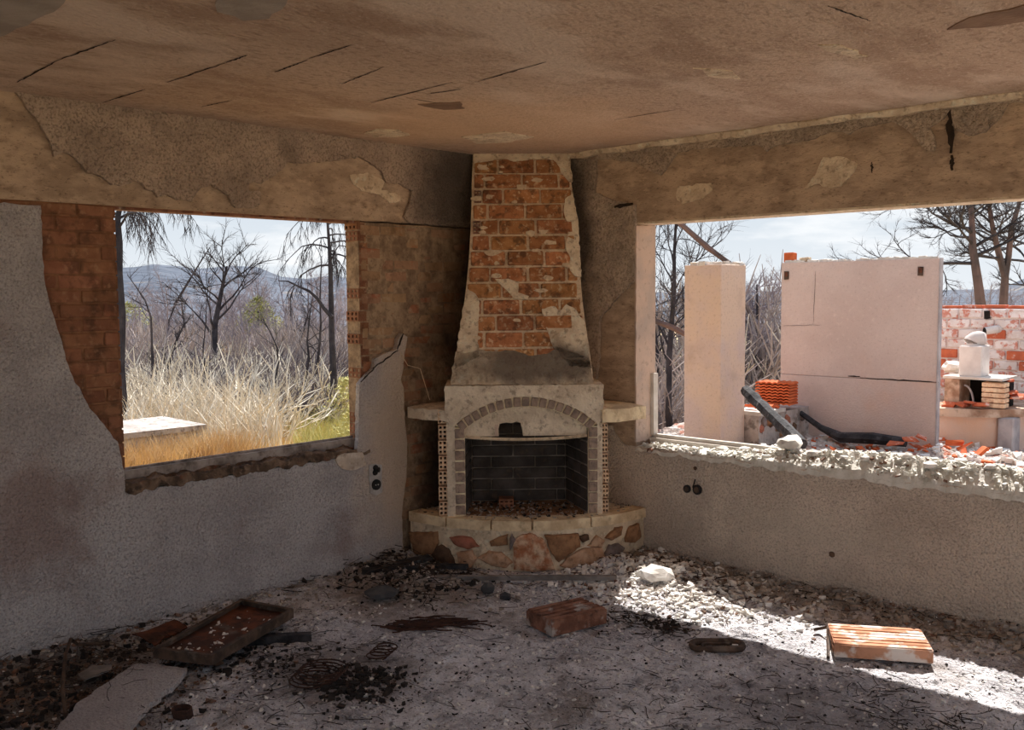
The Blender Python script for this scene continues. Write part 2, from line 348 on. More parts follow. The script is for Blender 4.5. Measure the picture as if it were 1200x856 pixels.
M['redbrick'] = mat('red_brick_out', K(202, 110, 76), K(178, 92, 66), 9, spots=[(K(222, 200, 188), 14, .56, .66, .7)], bumps=((30, .004, .6),), rnd=.1)
M['wwmortar'] = mat('whitewash_mortar', K(232, 224, 220), K(214, 202, 196), 8, spots=[(K(190, 120, 98), 12, .58, .66, .8)], bumps=((30, .008, .8),))
M['ovenwhite'] = mat('white_flue', K(226, 218, 212), K(206, 196, 190), 6, bumps=((60, .003, .5),))
M['ovenbase'] = mat('counter_base', K(216, 178, 152), K(206, 186, 174), 2.2, .35, .65, bumps=((60, .005, .6),))
M['counter'] = mat('counter_slab', K(196, 172, 152), K(150, 118, 96), 7, .4, .6, spots=[(K(110, 94, 76), 16, .55, .7, .5)], bumps=((20, .01, .8),))
M['rubbleground'] = mat('rubble_ground', K(206, 196, 188), K(168, 150, 140), 7, .4, .6, spots=[(K(186, 112, 86), 8, .56, .64, .8), (K(110, 100, 92), 20, .55, .68, .6)], bumps=((14, .05, 1.0), (50, .02, .8)))
M['earth'] = mat('dry_earth', K(210, 186, 142), K(180, 156, 120), .35, .35, .65, spots=[(K(96, 84, 72), .9, .5, .66, .6), (K(196, 176, 130), 3, .5, .7, .5)], bumps=((2, .1, .6), (9, .05, .6)))
M['hill'] = mat('far_hill', K(74, 82, 96), K(90, 96, 108), .02, .35, .65, spots=[(K(54, 62, 76), .12, .46, .60, .85), (K(140, 130, 122), .035, .62, .68, .6)], bumps=((.2, 1.5, .8),))
M['grass'] = mat('dry_grass', K(240, 218, 168), K(222, 190, 130), 1.5, .35, .65, spots=[(K(236, 222, 184), 4, .5, .7, .5)], bumps=(), rough=.8)
M['grassbrown'] = mat('brown_weeds', K(222, 196, 152), K(184, 154, 116), 3, bumps=(), rough=.8)
M['grassgrey'] = mat('bleached_stems', K(228, 218, 200), K(196, 184, 166), 3, bumps=(), rough=.8)
M['grassgreen'] = mat('yellow_green', K(208, 200, 138), K(178, 172, 108), 2, bumps=(), rough=.8)
M['bark'] = mat('burnt_bark', K(74, 68, 70), K(50, 46, 50), 5, bumps=((12, .02, .8),), rnd=.1)
M['barkred'] = mat('reddish_bark', K(118, 96, 90), K(84, 74, 72), 3, bumps=((14, .02, .8),))
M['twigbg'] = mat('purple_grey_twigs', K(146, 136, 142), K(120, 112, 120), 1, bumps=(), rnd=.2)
M['brush'] = mat('grey_brush', K(168, 156, 150), K(138, 126, 124), 2, bumps=(), rnd=.2)
M['barkdim'] = mat('dim_purple_stems', K(112, 102, 106), K(84, 76, 82), 2, bumps=(), rnd=.2)
M['leafgreen'] = mat('olive_leaves', K(176, 172, 108), K(140, 140, 88), 2, bumps=())

# ================================================================== STRUCTURE
CE, HEAD = 2.515, 2.055
_bc = {}
def brick_mesh(L, T, H, mt, bev=.004, var=0):
    key = (round(L, 3), round(T, 3), round(H, 3), mt.name, var)
    if key not in _bc:
        bm = box_bm((-L/2, -T/2, -H/2), (L/2, T/2, H/2), min(.0025, H*.06), bev=bev)
        me = bpy.data.meshes.new('brick'); bm.to_mesh(me); bm.free(); me.materials.append(mt); _bc[key] = me
    return _bc[key]
def put(me, parent, c, a, n, name='brick', **props):
    """place a shared mesh: local x->a, y->n (outward), z->a x n"""
    a = Vector(a).normalized(); n = Vector(n).normalized(); c_ = a.cross(n)
    o = obj(name, me, None, parent, **props)
    base = Vector(parent['_base']) if parent.get('_base') is not None else Vector((0, 0, 0))
    m = Matrix((a, n, c_)).transposed().to_4x4(); m.translation = Vector(c)-base
    o.matrix_local = m; return o
def brick_field(parent, mt, to3, a, n, u0, u1, z0, z1, ch, bl, joint=.01, T=.03, skip=None, proud=.004, name='brick', off=0.):
    k = 0; z = z0; cnt = 0
    while z < z1-.012:
        h = min(ch, z1-z)
        u = u0 - (bl*.5 if k % 2 else 0) - off
        while u < u1:
            a0 = max(u, u0); a1 = min(u+bl, u1)
            if a1-a0 > .03:
                L = a1-a0-joint; H = h-joint
                uc = (a0+a1)/2; zc = z+h/2
                if not (skip and skip(uc, zc, L, H)):
                    me = brick_mesh(L, T, H, mt, var=random.randint(0, 2) if abs(L-(bl-joint)) < .001 else 0)
                    c = to3(uc, zc) + Vector(n)*random.uniform(-proud, proud)
                    put(me, parent, c, a, n, name); cnt += 1
            u += bl
        z += ch; k += 1
    return cnt

# ---- left wall (plane x = 0 is the plaster face)
WL0, WL1 = -2.79, -1.355
bm = bmesh.new()
add_box(bm, (-.15, -6.4, -.3), (-.032, WL0, HEAD)); add_box(bm, (-.15, WL1, -.3), (-.032, .2, HEAD))
add_box(bm, (-.15, WL0, -.3), (-.032, WL1, .70))
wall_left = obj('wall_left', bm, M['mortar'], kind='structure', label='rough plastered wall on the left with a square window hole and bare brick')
bm = box_bm((-.15, -6.4, HEAD), (-.012, .2, CE+.02)); obj('concrete_beam', bm, M['concrete'], wall_left)

def PX(lst): return [(X(x, y).y, X(x, y).z) for x, y in lst]
def PY(lst): return [(Y(x, y).x, Y(x, y).z) for x, y in lst]
toL = lambda p: Vector((0, p[0], p[1])); toR = lambda p: Vector((p[0], 0, p[1]))
low = PX([(145, 552), (147, 574), (200, 565), (250, 558), (300, 549), (350, 541), (415, 532), (419, 520), (421, 450), (426, 444), (438, 432), (440, 421), (448, 415.5), (464, 410), (466, 398.7), (471, 391), (477, 395), (474, 415), (472, 432), (470, 445), (473, 455), (474, 490), (477, 520), (476, 560), (471, 600), (472, 650)])
low = [(WL0-.01, .80)] + [(p[0], min(p[1], .698)) if 0 < i < 8 else p for i, p in enumerate(low)][1:]
low += [(low[-1][0], -.05), (-6.35, -.05), (-6.35, 2.035)]
br = PX([(47, 229), (49, 290), (53, 335), (62, 370), (72, 400), (82, 435), (92, 455), (105, 478), (125, 502), (138, 518)])
low += [(br[0][0], 2.035)] + br[1:] 
lowr = ragged(low, .025, .0035, 1)
obj('plaster', sheet_bm(lowr, lambda p: Vector((-.032, p[0], p[1])), (1, 0, 0), .034), M['plasterL'], wall_left)
pB = PX([(18, 108), (32, 127), (44, 143), (54, 159), (61, 173), (63, 184), (67, 181), (74, 179), (82, 181), (96, 194), (102, 203), (117, 206), (131, 217), (142, 218), (150, 215), (157, 213), (166, 214), (170, 222), (179, 225), (184, 231), (195, 229), (202, 232), (213, 235), (224, 237), (229, 226), (235, 220), (247, 217), (256, 223), (267, 229), (272, 240), (276, 243), (286, 244), (296, 244), (303, 240), (305, 227), (303, 224), (291, 224), (291, 214), (305, 215), (325, 203), (337, 190), (355, 192), (375, 190), (397, 188), (420, 184), (432, 190), (446, 200), (452, 214), (470, 216), (482, 224), (479, 240), (472, 255), (480, 262)])
pB += [(.02, HEAD+.004), (.02, CE), (pB[0][0]+.02, CE)]
obj('plaster', sheet_bm(ragged(pB, .022, .004, 2), lambda p: Vector((-.012, p[0], p[1])), (1, 0, 0), .022), M['plasterB'], wall_left)
pp = PX([(411, 205), (430, 202), (446, 208), (452, 213), (448, 222), (470, 229), (471, 236), (458, 238), (446, 228), (425, 224), (413, 214)])
obj('plaster', sheet_bm(ragged(pp, .02, .004, 3), lambda p: Vector((-.012, p[0], p[1])), (1, 0, 0), .006), M['hoodplaster'], wall_left)
# repair disc low on the wall
pp = [(X(243, 617).y+.055*math.cos(t), X(243, 617).z+.075*math.sin(t)) for t in [i*math.pi/8 for i in range(16)]]
obj('plaster_repair', sheet_bm(ragged(pp, .02, .003, 4), toL, (1, 0, 0), .008), M['plasterL'], wall_left)
# bricks bared left of the window, and the mortar-smeared ones between window and corner
obj('mortar_bed', box_bm((-.034, -3.4, .78), (-.026, WL0, HEAD)), M['brownmortar'], wall_left)
skipL = lambda u, z, L, H: all(inside((u+a*L/2, z+b*H/2), low) for a in (-1, 1) for b in (-1, 1))
brick_field(wall_left, M['brick'], lambda u, z: Vector((-.032, u, z)), (0, 1, 0), (1, 0, 0), -3.36, WL0, .80, HEAD, .0665, .20, .008, .022, skipL, .003)
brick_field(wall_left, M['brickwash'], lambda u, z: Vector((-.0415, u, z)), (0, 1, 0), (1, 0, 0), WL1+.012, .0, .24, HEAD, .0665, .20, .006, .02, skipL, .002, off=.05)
# broken hollow-brick ends in the right reveal
hb = hollow_bm(.112, .058, .06, 3, 2, .55, .03); hbm = bpy.data.meshes.new('hollow_brick'); hb.to_mesh(hbm); hb.free(); hbm.materials.append(M['brick']); hbm.materials.append(M['soot_shade'])
z = .74; k = 0
while z < HEAD-.05:
    o = obj('hollow_brick', hbm, None, wall_left); o.location = (-.088, WL1+.018+random.uniform(0, .02), z+.031); z += .0665
z = .80
while z < HEAD-.05:
    o = obj('hollow_brick', hbm, None, wall_left); o.location = (-.088, WL0-.02, z+.031); o.rotation_euler.z = math.pi; z += .0665
# window 1: metal track and broken sill
window_1 = obj('window_1', box_bm((-.135, WL0-.02, .715), (-.085, WL1+.03, .775)), M['sillstone'], kind='structure', label='left window opening without glass, only its grey bottom track left')
obj('track_rail', box_bm((-.135, WL0-.02, .773), (-.122, WL1+.03, .792)), M['sillstone'], window_1)
obj('track_rail', box_bm((-.098, WL0-.02, .773), (-.086, WL1+.03, .784)), M['sillstone'], window_1)
def lump_strip(x0, x1, y0, y1, nx, ny, zf):
    V = []; Fc = []
    for j in range(ny+1):
        for i in range(nx+1):
            x = x0+(x1-x0)*i/nx; y = y0+(y1-y0)*j/ny; V.append((x, y, zf(x, y, i, j)))
    for j in range(ny):
        for i in range(nx):
            a = j*(nx+1)+i; Fc.append((a, a+1, a+nx+2, a+nx+1))
    return V, Fc
def zf(x, y, i, j):
    base = .738
    return base + .028*nz((x, y, 0), 14) + .014*nz((x, y, 3), 40) + (-.045 if i == 9 else 0)
V, Fc = lump_strip(-.09, .006, WL0-.01, WL1+.03, 9, 90, zf)
mesh_obj('broken_sill', V, Fc, M['sillrough'], window_1)
obj('cracked_patch', sheet_bm(ragged(PX([(392, 538), (400, 532), (424, 530), (428, 546), (412, 552), (398, 549)]), .02, .004, 5), toL, (1, 0, 0), .01), M['plasterL2'], wall_left)
# lintel edge, orange broken brick lip under the beam
V = []; 
bm = box_bm((-.15, WL0-.02, HEAD-.012), (-.04, WL1+.02, HEAD+.01), .002); obj('lintel_lip', bm, M['clay'], wall_left)

# ---- right wall (plane y = 0 is the plaster face), window from x = .95
WR0, SR = .95, .668
bm = bmesh.new()
add_box(bm, (-.1, .012, -.3), (WR0, .2, HEAD)); add_box(bm, (WR0, .012, -.3), (5.95, .2, SR-.02)); add_box(bm, (5.6, .012, -.3), (5.95, .2, HEAD))
wall_right = obj('wall_right', bm, M['concrete'], kind='structure', label='rough plastered wall on the right under a concrete beam with a wide window hole')
obj('concrete_beam', box_bm((-.1, .008, HEAD), (5.95, .2, CE+.02)), M['concrete'], wall_right)
p1 = [(.5, .0), (.5, .84)] + PY([(716, 500), (722, 510), (730, 521), (745, 523)]) + [(WR0+.01, SR+.006)]
for i in range(1, 20): p1.append((WR0+.01+i*.235, SR+.004+random.uniform(-.012, .006)))
p1 += [(5.6, SR), (5.6, 2.05), (5.9, 2.05), (5.9, -.05), (.5, -.05)]
obj('plaster', sheet_bm(ragged(p1, .03, .004, 6), lambda p: Vector((p[0], .012, p[1])), (0, -1, 0), .014), M['plasterR'], wall_right)
p2 = PY([(700, 186), (698, 225), (712, 232), (728, 236), (745, 240), (745, 262), (744, 330), (728, 345), (704, 372), (702, 430), (694, 470)])
p2 = [(.02, CE-.006), ] + p2 + [(.02, .95)]
obj('plaster', sheet_bm(ragged(p2, .03, .005, 7), lambda p: Vector((p[0], .008, p[1])), (0, -1, 0), .02), M['plasterC'], wall_right)
pS = PY([(700, 186), (745, 190), (760, 200), (775, 206), (782, 196), (795, 178), (850, 172), (890, 170), (898, 177), (905, 172), (950, 165), (965, 157), (985, 154), (995, 158), (1010, 150), (1045, 143), (1060, 150), (1072, 160), (1085, 176), (1096, 178), (1098, 165), (1090, 150), (1105, 140), (1115, 128), (1118, 150), (1135, 160), (1155, 155), (1170, 140), (1182, 122), (1210, 117), (1260, 112), (1330, 100)])
pS += [(5.5, 2.46), (5.5, CE), (pS[0][0], CE)]
obj('plaster', sheet_bm(ragged(pS, .025, .005, 8), lambda p: Vector((p[0], .008, p[1])), (0, -1, 0), .020), M['plasterC'], wall_right)
for i, (q, mt) in enumerate([([(942, 222), (955, 205), (965, 185), (985, 183), (1005, 192), (998, 205), (985, 218), (970, 221), (960, 215)], 'hoodplaster'), ([(793, 224), (795, 218), (812, 217), (833, 214), (834, 222), (825, 232), (800, 239), (793, 235)], 'hoodplaster')]):
    obj('plaster', sheet_bm(ragged(PY(q), .02, .005, 9+i), lambda p: Vector((p[0], .008, p[1])), (0, -1, 0), .012), M[mt], wall_right)
# dark cracks in the beam
def crack(parent, pts, wd, n, mt='groove', name='crack', lift=.002):
    n = Vector(n); L = []; R_ = []
    for i, p in enumerate(pts):
        d = (pts[min(i+1, len(pts)-1)]-pts[max(i-1, 0)]).normalized(); s = d.cross(n).normalized()
        ww = wd*(.35+.65*math.sin(math.pi*(i+.5)/len(pts)))*random.uniform(.6, 1.2)
        L.append(p+s*ww/2+n*lift); R_.append(p-s*ww/2+n*lift)
    k = len(pts); V = L+R_; Fc = [(i, i+1, k+i+1, k+i) for i in range(k-1)]
    return mesh_obj(name, V, Fc, M[mt], parent)
def wig(a, b, n=10, amp=.01):
    return [a.lerp(b, i/n) + Vector([random.uniform(-amp, amp) for _ in range(3)])*(0 if i in (0, n) else 1) for i in range(n+1)]
def flat(pts, ax, v):
    for p in pts: p[ax] = v
    return pts
for a, b, wd in (((1114, 125), (1115, 180), .03), ((1116, 182), (1117, 200), .02), ((1023, 190), (1023, 203), .012), ((900, 168), (901, 176), .03)):
    crack(wall_right, flat(wig(Y(*a), Y(*b), 8, .008), 1, .006), wd, (0, -1, 0), lift=.016)
crack(wall_right, flat(wig(Y(722, 243), Y(744, 239), 6, .004), 1, .0), .03, (0, -1, 0), lift=.018)
for a, b in (((497, 264), (553, 269)), ((420, 260), (500, 264))):
    crack(wall_left, flat(wig(X(*a), X(*b), 10, .003), 0, 0), .012, (1, 0, 0), lift=.014)
crack(wall_left, flat(wig(X(436, 432), X(466, 411), 10, .004), 0, .002), .012, (1, 0, 0), lift=.003)
crack(wall_left, flat(wig(X(465, 410), X(472, 391), 6, .002), 0, .002), .02, (1, 0, 0), lift=.003)
crack(wall_left, flat(wig(X(422, 448), X(438, 432), 6, .003), 0, .002), .012, (1, 0, 0), lift=.003)
# corner-side reveal of the right window: pale plaster, and its remaining white frame edge
obj('reveal_plaster', sheet_bm(ragged([(-.004, .70), (-.006, 1.2), (-.004, HEAD-.02), (.2, HEAD-.01), (.2, .70)], .03, .003, 12), lambda p: Vector((WR0, p[0], p[1])), (1, 0, 0), .012), M['jamb'], wall_right)
obj('lintel_lip', box_bm((WR0, .02, HEAD-.012), (5.6, .2, HEAD+.01), .002), M['hoodplaster'], wall_right)
window_2 = obj('window_2', box_bm((WR0+.012, .14, .64), (3.2, .2, .715)), M['cope'], kind='structure', label='right window opening without glass, its whitish bottom track under rubble')
obj('frame_side', box_bm((WR0+.012, .15, .73), (WR0+.035, .195, 1.12), .002), M['cope'], window_2)
obj('track_rail', box_bm((WR0+.012, .165, .714), (3.1, .198, .735), .002), M['cope'], window_2)
# rubble bed on the right sill
def zf(x, y, i, j):
    t = (y+.012)/.19; up = .672 + .012*math.sin(math.pi*min(1, max(0, t))) + max(0, min(1, (x-1.45)/.9))*.085*min(1, max(0, t)*1.6)
    return up + .02*nz((x, y, 0), 9) + .012*nz((x, y, 5), 34) + (-.03 if j == 0 else 0)
V, Fc = lump_strip(WR0+.01, 5.6, -.014, .26, 420, 14, zf)
tag(mesh_obj('sill_rubble', V, Fc, M['sillwhite']), 'crumbled white mortar and dust covering the right window sill', 'rubble', kind='stuff')
# ---- unseen rest of the room behind the camera
bm = bmesh.new(); add_box(bm, (-.15, -6.4, -.3), (1.3, -6.2, CE)); add_box(bm, (3.3, -6.4, -.3), (3.6, -6.2, CE)); add_box(bm, (5.75, -6.4, -.3), (5.95, -6.2, CE))
obj('wall_back', bm, M['jamb'], kind='structure')
bm = bmesh.new(); add_box(bm, (5.75, -.8, -.3), (5.95, .2, CE)); add_box(bm, (5.75, -6.4, -.3), (5.95, -4.9, CE))
obj('wall_side', bm, M['jamb'], kind='structure')

# ---- ceiling
bm = bmesh.new(); add_box(bm, (-.75, -6.6, CE), (6.1, .9, 2.72)); ceiling = obj('ceiling', bm, M['ceiling'], kind='structure', label='brown bare concrete ceiling with formwork joints')
def PZc(l): return [(Z(x, y, CE).x, Z(x, y, CE).y) for x, y in l]
for i, (q, mt) in enumerate([([(-60, -30), (60, -40), (80, -8), (62, 12), (30, 28), (0, 40), (-60, 60)], 'ceilpale'), ([(248, -40), (252, -5), (258, 12), (285, 23), (312, 20), (335, 4), (340, -40)], 'ceilpale'),
    ([(428, 156), (440, 151), (470, 152), (480, 158), (462, 160), (440, 160)], 'hoodplaster'), ([(540, 160), (590, 154), (625, 160), (600, 166), (560, 168)], 'hoodplaster'),
    ([(1110, 34), (1135, 20), (1180, 10), (1240, -4), (1260, 10), (1200, 24), (1150, 32)], 'ceildark'), ([(958, 52), (985, 52), (1018, 66), (1005, 68), (970, 60)], 'hoodplaster'),
    ([(490, 122), (540, 119), (545, 127), (520, 128)], 'ceildark'), ([(815, 78), (860, 83), (868, 92), (840, 91)], 'hoodplaster')]):
    obj('peeled_patch', sheet_bm(ragged([(a, b) for a, b in PZc(q)], .05, .012, 20+i), lambda p: Vector((p[0], p[1], CE)), (0, 0, -1), .004), M[mt], ceiling)
for a, b in (((20, 96), (68, 70)), ((68, 70), (135, 46)), ((120, 120), (170, 104)), ((196, 96), (262, 74)), ((262, 74), (290, 64)), ((235, 125), (272, 117)), ((362, 68), (412, 52)), ((322, 84), (360, 70)), ((400, 98), (450, 78)), ((476, 114), (545, 126)), ((500, 110), (540, 104)), ((435, 120), (530, 96)), ((560, 95), (640, 72)), ((970, 6), (1020, 24)), ((720, 140), (792, 128))):
    crack(ceiling, flat(wig(Z(a[0], a[1], CE), Z(b[0], b[1], CE), 18, .003), 2, CE), .010, (0, 0, -1), name='formwork_joint', lift=.002)
# plaster cove where ceiling meets the right wall
pts = [Vector((x, -.03+.02*nz((x, 1, 1), 3), CE-.004+.012*nz((x, 0, 2), 5))) for x in np.arange(.25, 5.5, .08)]
obj('cove', tube_bm(pts, [.03+.012*nz(p, 6) for p in pts], 6), M['hoodplaster'], ceiling)

# ---- floor
def bump2(x, y, cx, cy, rx, ry): return math.exp(-((x-cx)/rx)**2-((y-cy)/ry)**2)
def floor_h(x, y):
    h = .010*nz((x, y, 0), 2.2)+.008*nz((x, y, 4), 9)+.005*nz((x, y, 8), 30)
    h += .05*math.exp(y/.16)*(.8+.8*nz((x, y, 2), 4)) if y < 0 else 0
    h += .05*math.exp(-x/.2)*(.8+.8*nz((x, y, 2), 4)) if y > -4.6 and x > 0 else 0
    h += .05*bump2(x, y, .35, -1.35, .35, .3)*(1+nz((x, y, 1), 9)) + .06*bump2(x, y, 1.3, -.35, .4, .25)*(1+nz((x, y, 1), 9)) + .03*bump2(x, y, .8, -4.2, .7, .6)*(1+1.5*nz((x, y, 1), 7))
    h += .012*max(0, nz((x, y, 3), 16))*1.6
    return h
xs = list(np.arange(-.02, 3.8, .018))+list(np.arange(3.85, 6.0, .15)); ys = list(-np.arange(-.02, 3.8, .018))+list(-np.arange(3.85, 6.5, .15))
V = [(x, y, floor_h(x, y)) for y in ys for x in xs]; nx_ = len(xs)
Fc = [(j*nx_+i, (j+1)*nx_+i, (j+1)*nx_+i+1, j*nx_+i+1) for j in range(len(ys)-1) for i in range(nx_-1)]
floor = mesh_obj('floor', V, Fc, M['floor'], kind='structure', label='floor buried under pale grey ash and fine rubble')
obj('floor_slab', box_bm((-.15, -6.4, -.3), (5.95, .2, -.06)), M['concrete'], floor)

def scatter(name, n, fpos, s0, s1, mt, flatk=.5, label=None, cat='debris', parent=None, hf=floor_h):
    V = np.zeros((n*8, 3)); Fc = []
    cube = np.array([(-1, -1, -1), (1, -1, -1), (1, 1, -1), (-1, 1, -1), (-1, -1, 1), (1, -1, 1), (1, 1, 1), (-1, 1, 1)], float)
    for i in range(n):
        x, y = fpos(); s = s0+(s1-s0)*random.random()**2.5
        q = cube*np.random.uniform(.35, 1.0, (8, 3))*np.array([s, s*random.uniform(.4, .9), s*flatk])
        a = random.uniform(0, 6.28); c, d = math.cos(a), math.sin(a)
        t = random.uniform(-.5, .5); q[:, 2] += q[:, 0]*t
        q = np.stack([q[:, 0]*c-q[:, 1]*d, q[:, 0]*d+q[:, 1]*c, q[:, 2]], 1)
        q += np.array([x, y, hf(x, y)+s*flatk*.5]); V[i*8:i*8+8] = q; b = i*8
        Fc += [(b, b+3, b+2, b+1), (b+4, b+5, b+6, b+7), (b, b+1, b+5, b+4), (b+1, b+2, b+6, b+5), (b+2, b+3, b+7, b+6), (b+3, b, b+4, b+7)]
    o = mesh_obj(name, V, Fc, M[mt], parent)
    return tag(o, label, cat, kind='stuff') if parent is None else tag(o, kind='stuff')
def twigs(name, n, fpos, l0, l1, r, mt, label, cat='debris', hf=floor_h, lift=.012, up=.15):
    bm = bmesh.new()
    for i in range(n):
        x, y = fpos(); L = random.uniform(l0, l1); a = random.uniform(0, 6.28); p = Vector((x, y, hf(x, y)+lift*random.random()+r)); pts = [p.copy()]
        for k in range(4):
            a += random.uniform(-.5, .5); p = p+Vector((math.cos(a), math.sin(a), random.uniform(-up, up)))*L/4; p.z = max(p.z, hf(p.x, p.y)+r); pts.append(p.copy())
        add_tube(bm, pts, [r*random.uniform(.6, 1)]*5, 3)
    return tag(obj(name, bm, M[mt]), label, cat, kind='stuff')

# ================================================================== FIREPLACE
EA, EN = (1/S2, 1/S2, 0), (1/S2, -1/S2, 0)
fire = thing('fireplace', 'tall corner fireplace with grey brick arch, tapering orange brick hood and stone base', 'fireplace')
fire['_base'] = (0, 0, 0)
def sector(bm, r, dc, z0, z1, t0, t1, n, wob=0, corner=True, seed=0):
    ps = []
    for i in range(n+1):
        t = math.radians(t0+(t1-t0)*i/n); rr = r+wob*noise.noise(Vector((t*9, seed, z1*9)))
        ps.append((rr*math.sin(t), dc+rr*math.cos(t)))
    if corner: ps.append((0, .0))
    lo = [bm.verts.new(FP(s, d, z0)) for s, d in ps]; hi = [bm.verts.new(FP(s, d, z1)) for s, d in ps]
    bm.faces.new(hi); bm.faces.new(lo[::-1]); k = len(ps)
    for i in range(k): bm.faces.new((lo[i], lo[(i+1) % k], hi[(i+1) % k], hi[i]))
    bmesh.ops.recalc_face_normals(bm, faces=bm.faces)
BR, BD = 1.0, .05
bm = bmesh.new(); sector(bm, BR-.012, BD, -.05, .25, -46.9, 46.9, 40, .012)
base = obj('hearth_base', bm, M['stonemix'], fire)
bm = bmesh.new(); sector(bm, BR-.03, BD, .24, .292, -46.5, 46.5, 40, .01)
top = obj('hearth_top', bm, M['surround'], fire)
for i, (a, b) in enumerate(((-46.5, -30), (-29.4, -13.5), (-12.8, .2), (1.0, 21), (21.4, 46.5))):
    bm = bmesh.new(); n = max(4, int((b-a)/2.2)); ps = []
    for z, rr in ((.243, BR-.1), (.243, BR+.004), (.302, BR+.004), (.302, BR-.1)):
        ps.append([bm.verts.new(FP((rr+.008*nz((q*.1, i, z), 2))*math.sin(math.radians(q)), BD+rr*math.cos(math.radians(q)), z+.004*nz((q*.2, i, 2)))) for q in [a+(b-a)*k/n for k in range(n+1)]])
    for k in range(n):
        for j in range(4): bm.faces.new((ps[j][k], ps[j][k+1], ps[(j+1) % 4][k+1], ps[(j+1) % 4][k]))
    bm.faces.new([ps[j][0] for j in range(4)]); bm.faces.new([ps[j][n] for j in range(4)][::-1])
    bmesh.ops.recalc_face_normals(bm, faces=bm.faces); obj('edge_stone', bm, M['slab'], top)
def cyl_hit(px, py, r, dc):
    v = ray(px, py); o = CAM
    os_, od = (o.x+o.y)/S2, (o.x-o.y)/S2-dc; vs, vd = (v.x+v.y)/S2, (v.x-v.y)/S2
    A = vs*vs+vd*vd; B = 2*(os_*vs+od*vd); C_ = os_*os_+od*od-r*r
    t = (-B-math.sqrt(max(0, B*B-4*A*C_)))/(2*A)
    return math.atan2(os_+t*vs, od+t*vd)*r, o.z+v.z*t
for px, mt in (([(481, 625), (511, 625), (512, 637), (507, 649), (487, 649)], 'st_brown'), ([(507, 651), (512, 643), (517, 640), (525, 644), (531, 657), (533, 667), (524, 667), (516, 658)], 'st_dark'),
    ([(528, 631), (540, 629), (551, 631), (560, 640), (548, 643), (535, 639)], 'st_red'), ([(575, 635), (584, 630), (594, 627), (594, 639), (576, 640)], 'st_brown'),
    ([(561, 654), (573, 647), (587, 648), (599, 659), (593, 665), (577, 663)], 'st_orange'), ([(603, 637), (610, 630), (621, 627), (636, 634), (642, 647), (648, 666), (623, 668), (604, 666)], 'st_rust'),
    ([(640, 629), (677, 627), (678, 641), (655, 658), (647, 647)], 'st_brown'), ([(679, 629), (689, 627), (690, 633), (683, 636)], 'st_dark'), ([(659, 663), (668, 653), (685, 644), (703, 643), (707, 653), (703, 667), (670, 668)], 'st_orange'),
    ([(709, 653), (715, 640), (725, 638), (731, 643), (723, 653), (715, 656)], 'st_grey'), ([(711, 631), (721, 619), (729, 618), (727, 627), (717, 633)], 'st_brown'), ([(733, 631), (738, 619), (748, 615), (750, 630), (743, 636), (734, 635)], 'st_brown'),
    ([(536, 648), (552, 646), (558, 655), (552, 664), (540, 663)], 'st_orange'), ([(600, 626), (604, 633), (598, 645), (597, 632)], 'st_grey'), ([(690, 640), (700, 628), (708, 634), (704, 641)], 'st_orange')):
    q = [cyl_hit(a, b, BR, BD) for a, b in px]; mx_, mz_ = sum(v[0] for v in q)/len(q), sum(v[1] for v in q)/len(q)
    q = [(mx_+(a-mx_)*1.12, min(.235, mz_+(b-mz_)*1.12)) for a, b in q]
    q = ragged([(a, max(b, -.01)) for a, b in q], .018, .003, 30)
    cx = sum(p.x for p in q)/len(q); cz = sum(p.y for p in q)/len(q)
    bm = bmesh.new(); rings = []
    for k, h in ((1.0, -.02), (.97, .006), (.8, .014), (.45, .018)):
        rings.append([bm.verts.new(FP((BR+h+.006*nz((p.x*k, p.y*k, k), 22))*math.sin((cx+(p.x-cx)*k)/BR), BD+(BR+h)*math.cos((cx+(p.x-cx)*k)/BR), cz+(p.y-cz)*k)) for p in q])
    n = len(q)
    for a, b in zip(rings, rings[1:]):
        for i in range(n): bm.faces.new((a[i], a[(i+1) % n], b[(i+1) % n], b[i]))
    c = bm.verts.new(FP((BR+.02)*math.sin(cx/BR), BD+(BR+.02)*math.cos(cx/BR), cz))
    for i in range(n): bm.faces.new((rings[-1][i], rings[-1][(i+1) % n], c))
    bmesh.ops.recalc_face_normals(bm, faces=bm.faces)
    obj('stone', bm, M[mt], base)
# ---- surround
def fbox(bm, s0, s1, d0, d1, z0, z1, jit=0):
    Mx = Matrix((Vector(EA), Vector(EN), Vector((0, 0, 1)))).transposed().to_4x4(); return add_box(bm, (s0, d0, z0), (s1, d1, z1), jit, Mx)
sur = bmesh.new()
fbox(sur, -.487, -.437, .55, .895, .28, .90); fbox(sur, .41, .442, .55, .895, .28, .90)
fbox(sur, -.437, -.385, .47, .86, .28, .84); fbox(sur, .357, .412, .47, .86, .28, .84)
fbox(sur, -.44, .42, .42, .455, .28, 1.0)
fbox(sur, -.535, -.437, .535, .72, .28, .86); fbox(sur, .442, .476, .50, .72, .28, .86)
bmesh.ops.recalc_face_normals(sur, faces=sur.faces)
surround = obj('surround', sur, M['surround'], fire)
AC, ARo, ARi, SC0 = .393, .624, .562, -.014
def arc(R_, hw, n, zb):
    a = math.asin(hw/R_); return [(SC0+R_*math.sin(-a+2*a*i/n), AC+R_*math.cos(-a+2*a*i/n)) for i in range(n+1)]
toF = lambda d: (lambda p: FP(p[0], d, p[1]))
oa = arc(ARo, .426, 24, 0)
sh = [(-.492, 1.085), (-.496, 1.0), (-.49, .92), (-.47, .865), (-.448, .84)] + oa + [(.43, .86), (.446, .90), (.447, 1.085)]
obj('shoulder', sheet_bm(ragged(sh, .02, .003, 40), toF(.50), EN, .418), M['surround'], surround)
ia = arc(ARi, .366, 24, 0)
